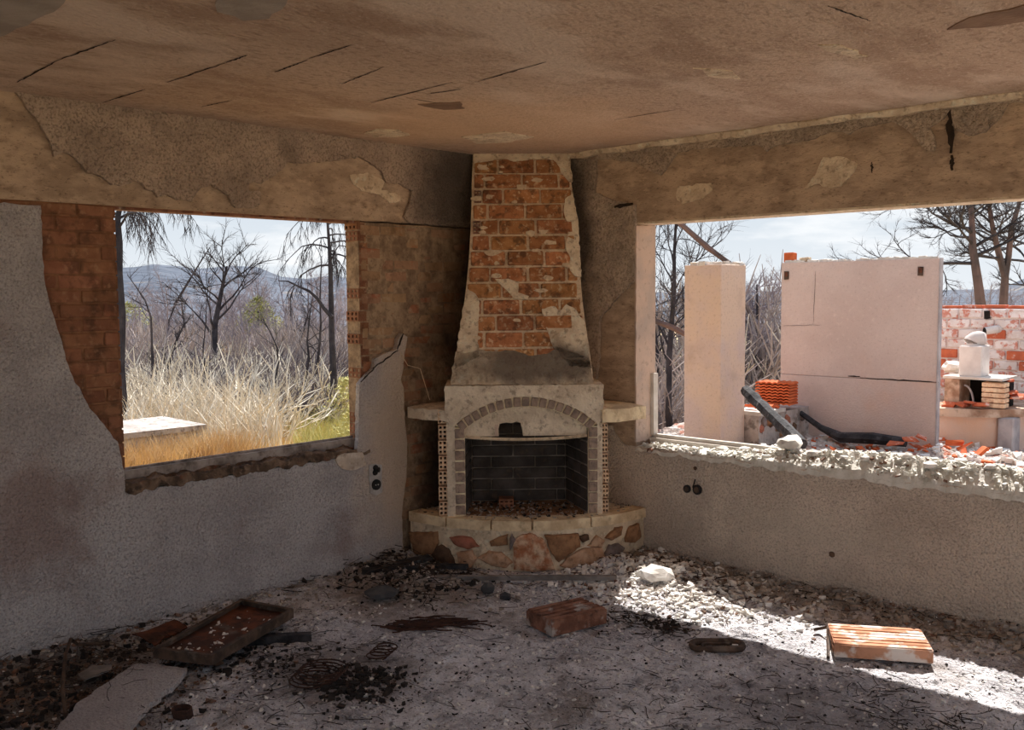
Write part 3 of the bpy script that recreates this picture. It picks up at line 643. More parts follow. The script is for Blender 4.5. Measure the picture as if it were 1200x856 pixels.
pn = ia + [(.352, .775), (-.03, .775), (-.033, .80), (-.04, .83), (-.045, .855), (-.07, .862), (-.1, .852), (-.13, .858), (-.17, .85), (-.178, .82), (-.176, .775), (-.38, .775)]
obj('arch_panel', sheet_bm([Vector(p) for p in pn], toF(.80), EN, .055), M['surround'], surround)
obj('hole_edge', box_bm((0, 0, 0), (.02, .006, .07)), M['jamb'], surround).matrix_local = Matrix.Translation(FP(-.2, .857, .776))@Matrix.Rotation(math.radians(45), 4, 'Z')
pts = [FP(s, .874, .776-.020*(1-((s+.01)/.37)**2)) for s in np.linspace(-.378, .352, 12)]
bm = bmesh.new(); add_tube(bm, pts, .0095, 4)
obj('lintel_bar', bm, M['stonemix'], surround)
# voussoirs and jamb bricks, pale joints behind
aj = ragged(arc(ARo-.003, .424, 24, 0) + arc(ARi+.003, .370, 24, 0)[::-1], .05, .0005, 3)
obj('arch_joint', sheet_bm([Vector(p) for p in arc(ARo+.002, .427, 24, 0)+arc(ARi+.002, .366, 24, 0)[::-1]], toF(.80), EN, .096), M['firejoint'], surround)
na = 17; A = math.asin(.42/ARo); da = 2*A/na
for i in range(na):
    t = -A+da*(i+.5); rm = (ARo+ARi)/2
    c = FP(SC0+rm*math.sin(t), .868, AC+rm*math.cos(t)); a = (Vector(EA)*math.cos(t)-Vector((0, 0, 1))*math.sin(t))
    put(brick_mesh(da*rm-.009, .07, ARo-ARi-.006, M['firebrick']), surround, c + Vector(EN)*random.uniform(0, .004), a, EN)
for s, w_ in ((-.409, .056), (.386, .052)):
    bm = bmesh.new(); fbox(bm, s-w_/2-.002, s+w_/2+.002, .80, .893, .29, .835); bmesh.ops.recalc_face_normals(bm, faces=bm.faces); obj('jamb_joint', bm, M['firejoint'], surround)
    z = .305
    while z < .80:
        h = min(.066, .84-z); put(brick_mesh(w_, .07, h-.009, M['firebrick']), surround, FP(s, .865+random.uniform(0, .004), z+h/2), EA, EN); z += .066
# hollow bricks at both outer edges
for s, w_, nx in ((-.511, .05, 2), (.46, .034, 2)):
    z = .304; k = 0
    while z < .86:
        b = hollow_bm(w_, .080, .17, nx, 3, .60, .03); place(b, FP(s+random.uniform(-.003, .003), .80+random.uniform(-.004, .004), z+.042), (-EA[0], -EA[1], 0), (-EN[0], -EN[1], 0), (0, 0, 1))
        bmesh.ops.recalc_face_normals(b, faces=b.faces); obj('hollow_brick', b, M['hollow'], surround).data.materials.append(M['soot_shade']); z += .0925
# firebox
bm = bmesh.new(); fbox(bm, -.42, .40, .44, .468, .28, 1.02); 
fbx = obj('firebox', bm, M['innerjoint'], fire)
for k in range(8):
    z = .30+.072*k
    u = -.36-(.14 if k % 2 else 0)
    while u < .27:
        a0, a1 = max(u, -.345), min(u+.28, .255)
        if a1-a0 > .03: put(brick_mesh(a1-a0-.009, .02, .063, M['innerbrick']), fbx, FP((a0+a1)/2, .474, z+.036), EA, EN)
        u += .28
for (sa, da_), (sb, db) in (((-.377, .86), (-.345, .475)), ((.352, .86), (.255, .475))):
    pa, pb = FP(sa, da_, 0), FP(sb, db, 0); dr = (pb-pa); Ls = dr.length; dr.normalize(); n = Vector((0, 0, 1)).cross(dr)
    if n.dot(Vector(EA))*(1 if sa < 0 else -1) < 0: n = -n
    bm = bmesh.new()
    Mx = Matrix((dr, n, Vector((0, 0, 1)))).transposed().to_4x4(); Mx.translation = pa
    add_box(bm, (0, -.03, .28), (Ls, -.006, .88), 0, Mx); bmesh.ops.recalc_face_normals(bm, faces=bm.faces); obj('side_joint', bm, M['innerjoint'], fbx)
    for k in range(8):
        z = .30+.072*k; u = -(.12 if k % 2 else 0)
        while u < Ls:
            a0, a1 = max(u, 0), min(u+.24, Ls)
            if a1-a0 > .03: put(brick_mesh(a1-a0-.009, .02, .063, M['innerbrick']), fbx, pa+dr*(a0+a1)/2+Vector((0, 0, z+.036))-n*.01, dr, n)
            u += .24
bm = bmesh.new(); fbox(bm, -.40, .38, .46, .86, .285, .298); obj('firebox_floor', bm, M['st_brown'], fbx)
# ---- shelves
def shelf(t0, t1, z0, z1, mt):
    bm = bmesh.new(); n = 12; R_ = 1.03; grid = []
    for j in range(7):
        f = j/6; row = []
        for i in range(n+1):
            t = math.radians(t0+(t1-t0)*i/n); rr = (R_+.012*nz((t*4, 1, t0), 2))*(.35+.65*f)
            row.append((rr*math.sin(t), rr*math.cos(t)))
        grid.append(row)
    hi = [[bm.verts.new(FP(s, d, z1+.012*nz((s, d, 0), 14)-(.012 if j == 6 else 0))) for s, d in row] for j, row in enumerate(grid)]
    lo = [bm.verts.new(FP(s, d, z0+.006*nz((s, d, 1), 20))) for s, d in grid[-1]]
    lob = [bm.verts.new(FP(s, d, z0)) for s, d in grid[0]]
    for j in range(6):
        for i in range(n): bm.faces.new((hi[j][i], hi[j][i+1], hi[j+1][i+1], hi[j+1][i]))
    for i in range(n): bm.faces.new((hi[6][i], hi[6][i+1], lo[i+1], lo[i])); bm.faces.new((lo[i], lo[i+1], lob[i+1], lob[i]))
    bmesh.ops.recalc_face_normals(bm, faces=bm.faces); return obj('mantel_shelf', bm, M[mt], fire)
shelf(-45.2, -27.5, .875, .952, 'surround'); shelf(25, 45.2, .855, .945, 'slab')
# ---- hood
HZ0, HD0, HZ1, HD1 = 1.085, .885, CE+.01, .345
hn = Vector((EN[0]*(HZ1-HZ0), EN[1]*(HZ1-HZ0), HD0-HD1)).normalized(); hc = hn.dot(FP(0, HD0, HZ0))
def HP(px, py): s, d, z = fsd(hit(px, py, hn, hc)); return (s, z)
Le = [HP(*p) for p in ((527, 452), (529, 446), (534, 420), (539, 390), (544, 355), (547, 330), (550.5, 291), (552.5, 240), (554, 181))]
Re = [HP(*p) for p in ((697, 452), (695, 446), (691, 410), (685, 373), (682, 345), (680, 324), (676, 268), (671, 225), (667, 181))]
def edge(E_, z):
    zs = [p[1] for p in E_]; return float(np.interp(z, zs, [p[0] for p in E_]))
hd = lambda z: HD0+(HD1-HD0)*(z-HZ0)/(HZ1-HZ0)
toH = lambda p: FP(p[0], hd(p[1]), p[1])
bm = bmesh.new(); rows = []
zz = np.linspace(HZ0, HZ1, 15)
for z in zz:
    l, r_ = edge(Le, z)+.004*nz((z, 0, 0), 8), edge(Re, z)+.004*nz((z, 3, 0), 8); d = hd(z)
    rows.append([bm.verts.new(FP(l, min(abs(l), d-.01)*.96, z)), bm.verts.new(FP(l, d, z)), bm.verts.new(FP(r_, d, z)), bm.verts.new(FP(r_, min(abs(r_), d-.01)*.96, z)), bm.verts.new(FP(0, .02, z))])
for a, b in zip(rows, rows[1:]):
    for i in range(5): bm.faces.new((a[i], a[(i+1) % 5], b[(i+1) % 5], b[i]))
bm.faces.new(rows[0]); bm.faces.new(rows[-1])
bmesh.ops.recalc_face_normals(bm, faces=bm.faces)
hood = obj('hood', bm, M['hoodmortar'], fire)
hoodpl = []
for i, q in enumerate(([(554, 179), (667, 179), (671, 214), (666, 214), (657, 203), (652, 191), (640, 186), (622, 188), (602, 191), (590, 186), (575, 190), (556, 193)],
    [(671, 228), (677.5, 262), (681, 325), (673, 325), (668, 318), (667, 300), (662, 292), (665, 280), (664, 262), (660, 250), (662, 235)],
    [(580, 328), (595, 329), (608, 331), (607, 344), (619, 348), (618, 352), (603, 351), (594, 342)],
    [(547, 340), (557, 345), (562, 356), (561, 378), (560, 400), (562, 418), (532, 435), (538, 392), (543, 362)],
    [(635, 364), (642, 361), (650, 360), (656, 366), (663, 358), (672, 362), (683, 375), (689, 404), (693, 432), (668, 430), (654, 414), (645, 402), (640, 384)],
    [(534, 413), (545, 415), (562, 411), (580, 413), (600, 411), (620, 418), (640, 416), (655, 408), (690, 420), (696.5, 452), (528, 452)])):
    pts = [HP(*p) for p in q]; hoodpl.append(pts)
    obj('plaster', sheet_bm(ragged(pts, .018, .004, 50+i), toH, hn, .016), M['hoodplaster'], hood)
def hskip(u, z, L, H):
    return any(all(inside((u+a*L/2, z+b*H/2), q) for a in (-1, 1) for b in (-1, 1)) for q in hoodpl)
pat = [0, .38, .15, .55, .1, .45, .05, .5, .3, .6, .2, .7, .35, .1]
k = 0; z = 1.20
hup = hn.cross(Vector(EA))
hm = hollow_bm(.045, .082, .05, 2, 3, .6, .02); hmm = bpy.data.meshes.new('hollow_brick'); hm.to_mesh(hmm); hm.free(); hmm.materials.append(M['clay']); hmm.materials.append(M['soot_shade'])
while z < CE-.03:
    ch = .0985; zc = z+ch/2; l, r_ = edge(Le, zc)+.008, edge(Re, zc)-.008
    u = l-.235*pat[k % 14]
    while u < r_:
        a0, a1 = max(u, l), min(u+.235, r_)
        if a1-a0 > .035:
            L = a1-a0-.014; H = ch-.014; uc = (a0+a1)/2
            if not hskip(uc, zc, L, H):
                if a0 == l and k in (8, 10) and L < .3:
                    o = put(hmm, hood, toH((a0+.03, zc))+hn*-.012, (-EA[0], -EA[1], 0), -hn, 'hollow_brick')
                    a0 += .055; L = a1-a0-.014; uc = (a0+a1)/2
                if L > .03: put(brick_mesh(round(L, 2), .03, round(H*1.07, 3), M['hoodbrick'], .006, random.randint(0, 3)), hood, toH((uc, zc)) + hn*random.uniform(-.007, .001), EA, hn)
        u += .235
    z += ch; k += 1
# mortar smears left on the hood bricks
for i in range(26):
    z = random.uniform(1.25, 2.45); l, r_ = edge(Le, z), edge(Re, z); s = random.uniform(l+.03, r_-.03); rr = random.uniform(.008, .026)
    q = [(s+rr*random.uniform(.6, 1.5)*math.cos(t)*1.5, z+rr*random.uniform(.4, 1)*math.sin(t)) for t in [j*math.pi/4 for j in range(8)]]
    obj('mortar_smear', sheet_bm(ragged(q, .01, .002, 80+i), toH, hn, .0185), M['hoodmortar'], hood)
# rubble on hearth and in firebox
def hearth_pos():
    while True:
        s, d = random.uniform(-.68, .66), random.uniform(.5, 1.0)
        if math.hypot(s, d-BD) < BR-.03 and abs(s) < d-.02 and not (.38 < abs(s) < .54 and .5 < d < .91): p = FP(s, d, 0); return p.x, p.y
hh = lambda x, y: .298
scatter('ash_rubble', 500, hearth_pos, .003, .014, 'rubblegrey', .5, parent=fire, hf=hh)
scatter('ash_rubble', 200, hearth_pos, .004, .016, 'chip_d', .5, parent=fire, hf=hh)
b = hollow_bm(.09, .05, .1, 3, 2, .55, .03); place(b, FP(-.13, .62, .325), (-EA[0], -EA[1], 0), (-EN[0], -EN[1], 0), (0, 0, 1)); bmesh.ops.recalc_face_normals(b, faces=b.faces)
tag(obj('brick_fragment', b, M['brick']), 'broken perforated brick end lying inside the firebox', 'brick')

# ================================================================== THINGS INSIDE
# sockets
def disc(c, a, b, n, r, th, k=14):
    bm = bmesh.new(); add_tube(bm, [Vector(c), Vector(c)+Vector(n)*th], r, k); return bm
so_ = thing('wall_socket', 'melted double wall socket, two black discs on a pale plate beside the left window', 'socket', X(440, 560))
c1, c2 = X(439, 551), X(439.5, 568)
q = [X(431.5, 545), X(433, 578), X(440, 581), X(447, 577), X(446.5, 545), X(440, 543.5)]
obj('plate', sheet_bm(ragged([(p.y, p.z) for p in q], .03, .002, 60), lambda p: Vector((0, p[0], p[1])), (1, 0, 0), .008), M['whiteplate'], so_)
bm = bmesh.new()
for a in (0, .9, 2.1): add_tube(bm, [c1+Vector((.006, .012*math.cos(a*2), .012*math.sin(a*2))), c1+Vector((.02, .02*math.cos(a*2), .02*math.sin(a*2)))], .016, 7)
obj('socket_insert', bm, M['blackplastic'], so_)
bm = disc(c2+Vector((.006, 0, 0)), 0, 0, (1, 0, 0), .032, .012); si = obj('socket_insert', bm, M['blackplastic'], so_)
for dy in (-.009, .009): obj('pin_hole', disc(c2+Vector((.0185, dy, 0)), 0, 0, (1, 0, 0), .004, .002, 8), M['whiteplate'], si)
so2 = thing('wall_socket', 'burnt out double wall socket hanging below the right window', 'socket', Y(812, 573))
for px, rr in (((806, 573), .024), ((818, 574), .03)):
    c = Y(*px); obj('socket_box', disc(c, 0, 0, (0, -1, 0), rr, .014, 12), M['blackplastic'], so2); obj('socket_core', disc(c+Vector((0, -.014, 0)), 0, 0, (0, -1, 0), rr*.6, .006, 8), M['rustdark'], so2)
p = Y(815, 562); obj('wire', tube_bm([p+Vector((0, -.003, 0)), p+Vector((.004, -.02, -.02)), Y(814, 571)+Vector((0, -.02, 0))], .004, 5), M['blackplastic'], so2)
p = Y(815, 549); 
tag(obj('wall_plug', disc(Y(815, 549), 0, 0, (0, -1, 0), .012, .006, 8), M['st_dark']), 'small dark plug hole in plaster above the burnt socket on the right wall', 'fixing')
tag(obj('wall_plug', rock_bm(Y(975, 650)+Vector((0, .004, 0)), .022, 3, 1), M['st_dark']), 'dark chipped spot on the lower right wall plaster', 'fixing')
# cable stub hanging above the left shelf
tag(obj('dangling_wire', tube_bm([X(467, 412)+Vector((.01, 0, 0)), X(474, 428)+Vector((.03, 0, 0)), X(488, 432)+Vector((.035, 0, 0)), X(496, 468)+Vector((.06, 0, 0))], .0025, 4), M['hoodmortar']), 'thin pale wire hanging on the wall above the left mantel shelf', 'wire')

def G(x, y): return Vector((x, y, floor_h(x, y)))
# tray
A_, B_, C_, D_ = [Z(a, b, .1) for a, b in ((179, 760), (248, 769), (344, 714), (283, 702))]
tr = thing('metal_tray', 'rectangular rusty metal tray with raised rims lying by the left wall', 'tray', ((A_.x+C_.x)/2, (A_.y+C_.y)/2, .06))
cor = [A_, B_, C_, D_]; cen = sum(cor, Vector())/4
bm = bmesh.new(); lo = [bm.verts.new(p-Vector((0, 0, .030))) for p in cor]; l2 = [bm.verts.new(p-Vector((0, 0, .036))) for p in cor]
bm.faces.new(lo); bm.faces.new(l2[::-1])
bmesh.ops.subdivide_edges(bm, edges=[e for e in bm.edges], cuts=6, use_grid_fill=True)
for v in bm.verts: v.co.z += .004*nz(v.co, 9)
obj('tray_bottom', bm, M['rust'], tr)
for p, q in zip(cor, cor[1:]+cor[:1]):
    d = (q-p).normalized(); n = Vector((0, 0, 1)).cross(d)
    bm = bmesh.new(); Mx = Matrix((d, n, Vector((0, 0, 1)))).transposed().to_4x4(); Mx.translation = p
    L = (q-p).length
    add_box(bm, (0, 0, -.044), (L, .004, 0), 0, Mx); add_box(bm, (0, 0, -.004), (L, .02, .001), .001, Mx)
    bmesh.ops.recalc_face_normals(bm, faces=bm.faces); obj('rim', bm, M['rustdark'], tr)
bm = bmesh.new(); Q = Matrix.Translation(G(.60, -2.42)+Vector((0, 0, .022)))@Matrix.Rotation(.9, 4, 'Z')
add_box(bm, (-.2, -.025, -.02), (.2, .025, .02), .004, Q); tag(obj('charred_plank', bm, M['char']), 'short charred plank under the back corner of the rusty tray', 'plank')
tag(obj('clay_support', rock_bm(G(.36, -2.5)+Vector((0, 0, .015)), .05, 5, .5), M['st_dark']), 'dark stone wedged beneath the rusty tray', 'stone')
tag(obj('rock', rock_bm(G(.66, -2.72)+Vector((0, 0, .02)), .035, 6, .6), M['st_dark']), 'small dark stone under the front rim of the rusty tray', 'stone')
q = [Z(155, 756), Z(172, 750), Z(205, 738), Z(220, 745), Z(182, 766)]
tag(obj('rusty_sheet', sheet_bm(ragged([(p.x, p.y) for p in q], .03, .005, 61), lambda p: Vector((p[0], p[1], floor_h(p[0], p[1])+.022)), (0, 0, 1), .006), M['rust']), 'thin rusty sheet scrap sticking out from under the tray', 'scrap')
tc = lambda: ((lambda u, v: (A_.x+(B_.x-A_.x)*u+(D_.x-A_.x)*v, A_.y+(B_.y-A_.y)*u+(D_.y-A_.y)*v))(random.uniform(.1, .9), random.random()**2*.85+.05))
scatter('tray_grit', 90, tc, .003, .014, 'chip_w', .5, parent=tr, hf=lambda x, y: .068)
# hollow clay block, middle of the floor
def clay_block(name, P1, P2, P4, zt, th, mt, label, ribs=6, holes=True, tilt=0):
    P1, P2, P4 = Vector(P1), Vector(P2), Vector(P4)
    a = (P2-P1); L = a.length; a.normalize(); b = (P4-P1); b -= a*b.dot(a); W = b.length; b.normalize()
    c = P1+a*L/2+b*W/2; c.z = zt-th/2
    t = thing(name, label, 'block', (c.x, c.y, zt-th))
    bm = hollow_bm(W, th, L, 3, 2, .66, .05) if holes else box_bm((-W/2, -L/2, -th/2), (W/2, L/2, th/2), .004)
    up = (Vector((0, 0, 1))+b*tilt).normalized(); aa = (a-up*a.dot(up)).normalized(); bb = aa.cross(up)
    place(bm, c, bb, aa, up); bmesh.ops.recalc_face_normals(bm, faces=bm.faces)
    obj('clay_body', bm, M[mt], t)
    for i in range(ribs):
        u = -W/2+W*(i+.5)/ribs; bm = box_bm((u-W/ribs*.33, -L/2+.003, th/2-.002), (u+W/ribs*.33, L/2-.003, th/2+.005), .0012); place(bm, c, bb, aa, up)
        bmesh.ops.recalc_face_normals(bm, faces=bm.faces); obj('rib', bm, M[mt], t)
    return t
clay_block('hollow_clay_block', (1.346, -1.437, 0), (1.425, -1.12, 0), (1.538, -1.55, 0), .085, .075, 'clay', 'reddish hollow clay block lying alone in the middle of the ash floor', 5, False)
clay_block('hollow_clay_block', (2.653, -.86, 0), (3.001, -.65, 0), (2.52, -.62, 0), .075, .055, 'claysun', 'pale pink ribbed clay block lying in the strip of sunlight', 7)
tag(obj('bent_strap', tube_bm([G(2.44, -.62)+Vector((0, 0, .02)), G(2.5, -.60)+Vector((0, 0, .045)), G(2.55, -.7)+Vector((0, 0, .02)), G(2.63, -.87)+Vector((0, 0, .01))], .008, 5), M['rustdark']), 'dark bent strap against the left end of the sunlit clay block', 'strap')
# batten
a, b = Z(436, 686), Z(722, 686)
pts = [a.lerp(b, i/10) for i in range(11)]
bm = bmesh.new(); d = (b-a).normalized(); n = Vector((0, 0, 1)).cross(d); Mx = Matrix((d, n, Vector((0, 0, 1)))).transposed().to_4x4(); Mx.translation = a+Vector((0, 0, .042))
add_box(bm, (0, -.016, -.012), ((b-a).length, .016, .012), 0, Mx); bmesh.ops.recalc_face_normals(bm, faces=bm.faces)
tag(obj('batten', bm, M['batten']), 'long straight grey batten lying in front of the stone hearth', 'batten')
tag(obj('slate', rock_bm(G(.52, -1.67)+Vector((0, 0, .02)), .095, 2, .30, 2, .25), M['slate']), 'flat dark slate piece on the floor left of the fireplace', 'stone')
tag(obj('rock', rock_bm(G(.86, -1.22)+Vector((0, 0, .03)), .045, 4, .7), M['slate']), 'bluish dark stone just in front of the grey batten', 'stone')
tag(obj('rock', rock_bm(Z(592, 704)+Vector((0, 0, .02)), .035, 8, .7), M['slate']), 'small dark lump between the batten and the clay block', 'stone')
tag(obj('plaster_chunk', rock_bm(G(1.45, -.50)+Vector((0, 0, .035)), .09, 3, .5, 2), M['chip_w']), 'large whitish plaster chunk in the sunny rubble near the hearth', 'chunk')
# perforated grid fragment (coil) in front
ring = thing('oval_ring', 'dark rusty oval ring lying in the open floor', 'ring', G(2.19, -1.07))
c = G(2.19, -1.07); pts = [c+Vector((math.cos(t)*.115, math.sin(t)*.06, .018+.004*math.sin(3*t))) for t in [i*math.pi/12 for i in range(24)]]
R45 = Matrix.Rotation(math.radians(42), 3, 'Z'); pts = [c+R45@(p-c) for p in pts]
bm = bmesh.new(); add_tube(bm, pts+[pts[0]], .016, 7); obj('ring_body', bm, M['rustdark'], ring)
pts2 = [c+(p-c)*.6 for p in pts[2:20]]; obj('inner_coil', tube_bm([p+Vector((0, 0, .003)) for p in pts2], .009, 5), M['rustdark'], ring)
# wire bundle
bm = bmesh.new(); a0 = G(.98, -1.78)
for i in range(34):
    o_ = Vector((random.uniform(-.09, .09), random.uniform(-.09, .09), 0)); d = Vector((math.cos(.75+random.uniform(-.35, .35)), math.sin(.75+random.uniform(-.35, .35)), 0))
    p = a0+o_-d*random.uniform(.08, .2); pts = []
    for k in range(7): pts.append(Vector((p.x, p.y, floor_h(p.x, p.y)+.008+.018*abs(nz(p, 9))))); p = p+d*.05+Vector((random.uniform(-.01, .01), random.uniform(-.01, .01), 0))
    add_tube(bm, pts, .0035, 4)
tag(obj('wire_bundle', bm, M['wire']), 'flattened bundle of rusty wires in front of the hearth, left of the clay block', 'wire')
# mattress-spring like coils and rods at lower left
def coil(name, c, R_, turns, ax, label, n=14, r=.0035):
    pts = []
    for i in range(turns*n+1):
        t = 2*math.pi*i/n; p = Vector(c)+Vector((R_*math.cos(t), R_*math.sin(t), .004*i/n*3+.006)) + Vector(ax)*(i/n); pts.append(p)
    tag(obj(name, tube_bm(pts, r, 4), M['wire']), label, 'spring')
coil('wire_coil', Z(365, 800), .10, 5, (.012, .006, .002), 'loose rusty wire coil on the ash right of the plaster slab')
coil('wire_coil', Z(215, 842), .035, 8, (.018, -.01, .001), 'small coiled spring lying below the plaster slab')
coil('wire_coil', Z(640, 662)+Vector((0, 0, .02)), .045, 2, (.004, .004, .003), 'thin wire loop on the floor right against the hearth base')
coil('wire_coil', Z(440, 772), .05, 4, (.012, .01, .002), 'small wire loops lying between the wire bundle and burnt heap')
# plaster slab
q = [Z(a, b) for a, b in ((60, 875), (95, 835), (128, 812), (160, 790), (190, 792), (220, 797), (205, 815), (178, 838), (160, 858), (150, 880))]
tag(obj('plaster_slab', sheet_bm(ragged([(p.x, p.y) for p in q], .03, .006, 62), lambda p: Vector((p[0], p[1], .026)), (0, 0, 1), .022), M['plasterL']), 'fallen flat slab of grey plaster at the lower left', 'slab')
q = [Z(a, b) for a, b in ((92, 805), (108, 795), (132, 793), (130, 800), (100, 812))]
tag(obj('metal_sheet', sheet_bm(ragged([(p.x, p.y) for p in q], .03, .003, 63), lambda p: Vector((p[0], p[1], .05)), (0, 0, 1), .004), M['batten']), 'small grey metal sheet beyond the fallen plaster slab', 'scrap')
# stovepipe-like bent iron rod, lower left
tag(obj('bent_rod', tube_bm([Z(78, 850)+Vector((0, 0, .02)), Z(74, 828)+Vector((0, 0, .07)), Z(78, 800)+Vector((0, 0, .12)), Z(84, 775)+Vector((0, 0, .10)), Z(92, 776)+Vector((0, 0, .08)), Z(127, 762)+Vector((0, 0, .03))], .008, 6), M['rustdark']), 'bent rusty iron rod rising from the burnt debris at lower left', 'rod')
tag(obj('metal_rod', tube_bm([Z(330, 698)+Vector((0, 0, .03)), Z(380, 690)+Vector((0, 0, .03))], [.012, .005], 6), M['rustdark']), 'short dark metal rod near the left wall behind the tray', 'rod')
# burnt planks by the hearth's left side
for i, (p, q, wd, lb) in enumerate((((425, 682), (490, 681), .03, 'charred board at the left foot of the hearth, nearest the wall'), ((512, 676), (548, 680), .02, 'thin dark board end just left of the batten at the hearth'), ((455, 676), (505, 668), .035, 'charred board leaning on rubble against the hearth side'))):
    a, b = Z(*p)+Vector((0, 0, .06)), Z(*q)+Vector((0, 0, .075)); d = (b-a).normalized(); n = Vector((0, 0, 1)).cross(d).normalized(); Mx = Matrix((d, n, d.cross(n))).transposed().to_4x4(); Mx.translation = a
    bm = bmesh.new(); add_box(bm, (0, -wd, -.012), ((b-a).length, wd, .012), .004, Mx); bmesh.ops.recalc_face_normals(bm, faces=bm.faces); tag(obj('charred_board', bm, M['char']), lb, 'board')
tag(obj('burnt_root', tube_bm([Z(482, 700)+Vector((0, 0, .02)), Z(486, 688)+Vector((0, 0, .05)), Z(484, 675)+Vector((0, 0, .08))], [.012, .014, .006], 6), M['chip_w']), 'pale forked stick upright in the debris left of the hearth', 'stick')
# scattered debris
def rect(x0, x1, y0, y1): return lambda: (random.uniform(x0, x1), random.uniform(y0, y1))
def blob(cx, cy, rx, ry): return lambda: (min(3.7, max(.02, random.gauss(cx, rx))), min(-.02, random.gauss(cy, ry)))
def rwall():
    return random.uniform(1.0, 5.0), -abs(random.gauss(0, .16))-.01
def lwall():
    return abs(random.gauss(0, .16))+.01, random.uniform(-4.2, -1.0)
def light(): 
    x = random.uniform(.9, 3.6); return x, -random.uniform(.1, 1.0)
scatter('floor_chips', 5000, rect(0, 3.7, -3.7, 0), .002, .012, 'chip_w', .5, 'small pale mortar crumbs scattered over the ash floor')
scatter('floor_chips', 4200, rect(0, 3.7, -3.7, 0), .002, .010, 'chip_d', .4, 'small black charcoal crumbs scattered over the ash floor')
scatter('wall_rubble', 2200, rwall, .006, .026, 'rubblegrey', .5, 'brownish plaster rubble banked along the foot of the right wall')
scatter('wall_rubble', 500, rwall, .004, .018, 'chip_b', .5, 'reddish brick crumbs along the foot of the right wall')
scatter('wall_rubble', 900, lwall, .004, .018, 'rubblegrey', .5, 'plaster crumbs along the foot of the left wall')
scatter('sunny_rubble', 2200, blob(1.5, -.50, .36, .2), .003, .026, 'chip_w', .6, 'white plaster rubble heap in the sun beside the hearth')
scatter('sunny_rubble', 320, blob(1.45, -.5, .35, .22), .004, .02, 'chip_b', .6, 'reddish fragments mixed in the sunny rubble beside the hearth')
scatter('burnt_heap', 500, blob(.35, -1.35, .22, .18), .004, .022, 'chip_d', .6, 'black burnt debris heap at the left foot of the hearth')
scatter('burnt_heap', 300, blob(.4, -1.3, .25, .2), .005, .02, 'rubblegrey', .6, 'dusty rubble mixed in the heap left of the hearth')
scatter('burnt_heap', 650, blob(.45, -3.3, .27, .3), .004, .026, 'chip_d', .6, 'black burnt debris in the lower left corner')
scatter('burnt_heap', 900, blob(.5, -3.2, .3, .3), .004, .018, 'chip_b', .6, 'brown fragments in the lower left burnt debris')
scatter('burnt_heap', 450, blob(1.30, -2.42, .12, .10), .004, .022, 'chip_d', .6, 'small dark burnt heap at the bottom of the floor left of centre')
scatter('burnt_heap', 250, blob(.7, -2.55, .18, .12), .004, .02, 'chip_d', .6, 'dark crumbs around the front of the rusty tray')
twigs('burnt_twigs', 260, rect(.0, 3.6, -3.6, 0), .04, .14, .0018, 'twig', 'thin burnt twigs scattered over the floor')
twigs('burnt_twigs', 240, blob(.4, -3.15, .3, .35), .05, .2, .002, 'twig', 'tangle of burnt twigs in the lower left corner', lift=.05)
twigs('burnt_twigs', 160, blob(.38, -1.35, .25, .2), .06, .2, .003, 'twig', 'burnt twigs heaped left of the hearth', lift=.05)
twigs('burnt_twigs', 120, blob(1.45, -.45, .35, .2), .05, .16, .0025, 'wire', 'rusty wires and twigs in the sunny rubble')
twigs('burnt_twigs', 130, blob(1.05, -2.5, .35, .2), .04, .13, .002, 'twig', 'dark twigs around the small burnt heap at the bottom')
twigs('burnt_twigs', 110, rwall, .05, .18, .003, 'twig', 'twigs in the rubble along the right wall')
twigs('burnt_twigs', 90, blob(1.75, -1.02, .16, .07), .04, .13, .003, 'twig', 'line of dark twigs right of the middle clay block')
scatter('burnt_heap', 120, blob(1.85, -.98, .08, .05), .004, .018, 'chip_d', .6, 'small dark crumbs at the edge of the sunlight right of the middle clay block')
twigs('burnt_twigs', 170, blob(3.15, -1.25, .25, .18), .03, .10, .0022, 'twig', 'dark twigs on the ash at the lower right')
twigs('burnt_twigs', 120, blob(2.6, -1.7, .3, .2), .03, .09, .002, 'twig', 'fine dark twigs at the bottom of the floor right of centre')
# white mortar lumps on the sill, and larger individual stones
def sillpos(): return random.uniform(1.0, 3.6), random.uniform(0.0, .17)
def silh(x, y):
    t = (y+.012)/.19; return .672 + .012*math.sin(math.pi*min(1, max(0, t))) + max(0, min(1, (x-1.45)/.9))*.085*min(1, max(0, t)*1.6)
scatter('sill_crumbs', 1500, sillpos, .004, .022, 'sillwhite', .6, 'white mortar crumbs strewn along the right window sill', hf=silh)
scatter('sill_crumbs', 200, sillpos, .004, .016, 'chip_b', .6, 'reddish tile crumbs strewn along the right window sill', hf=silh)
for i in range(14):
    x = 1.5+i*.15+random.uniform(-.05, .05); y = random.uniform(.06, .15)
    tag(obj('mortar_lump', rock_bm((x, y, silh(x, y)+.012), random.uniform(.02, .045), i, .55), M['chip_w']), 'white lump of mortar on the right window sill', 'lump', 'mortar lumps on the right sill')
tag(obj('mortar_lump', rock_bm((1.92, .14, .775), .07, 31, .6, 2), M['chip_w']), 'biggest white mortar lump on the right sill, at the foot of the charred beam', 'lump')
tag(obj('clay_shard', rock_bm(Y(763, 528)+Vector((0, -.01, 0)), .022, 9, .8), M['clay']), 'brown clay shard stuck at the left end of the right sill', 'shard')

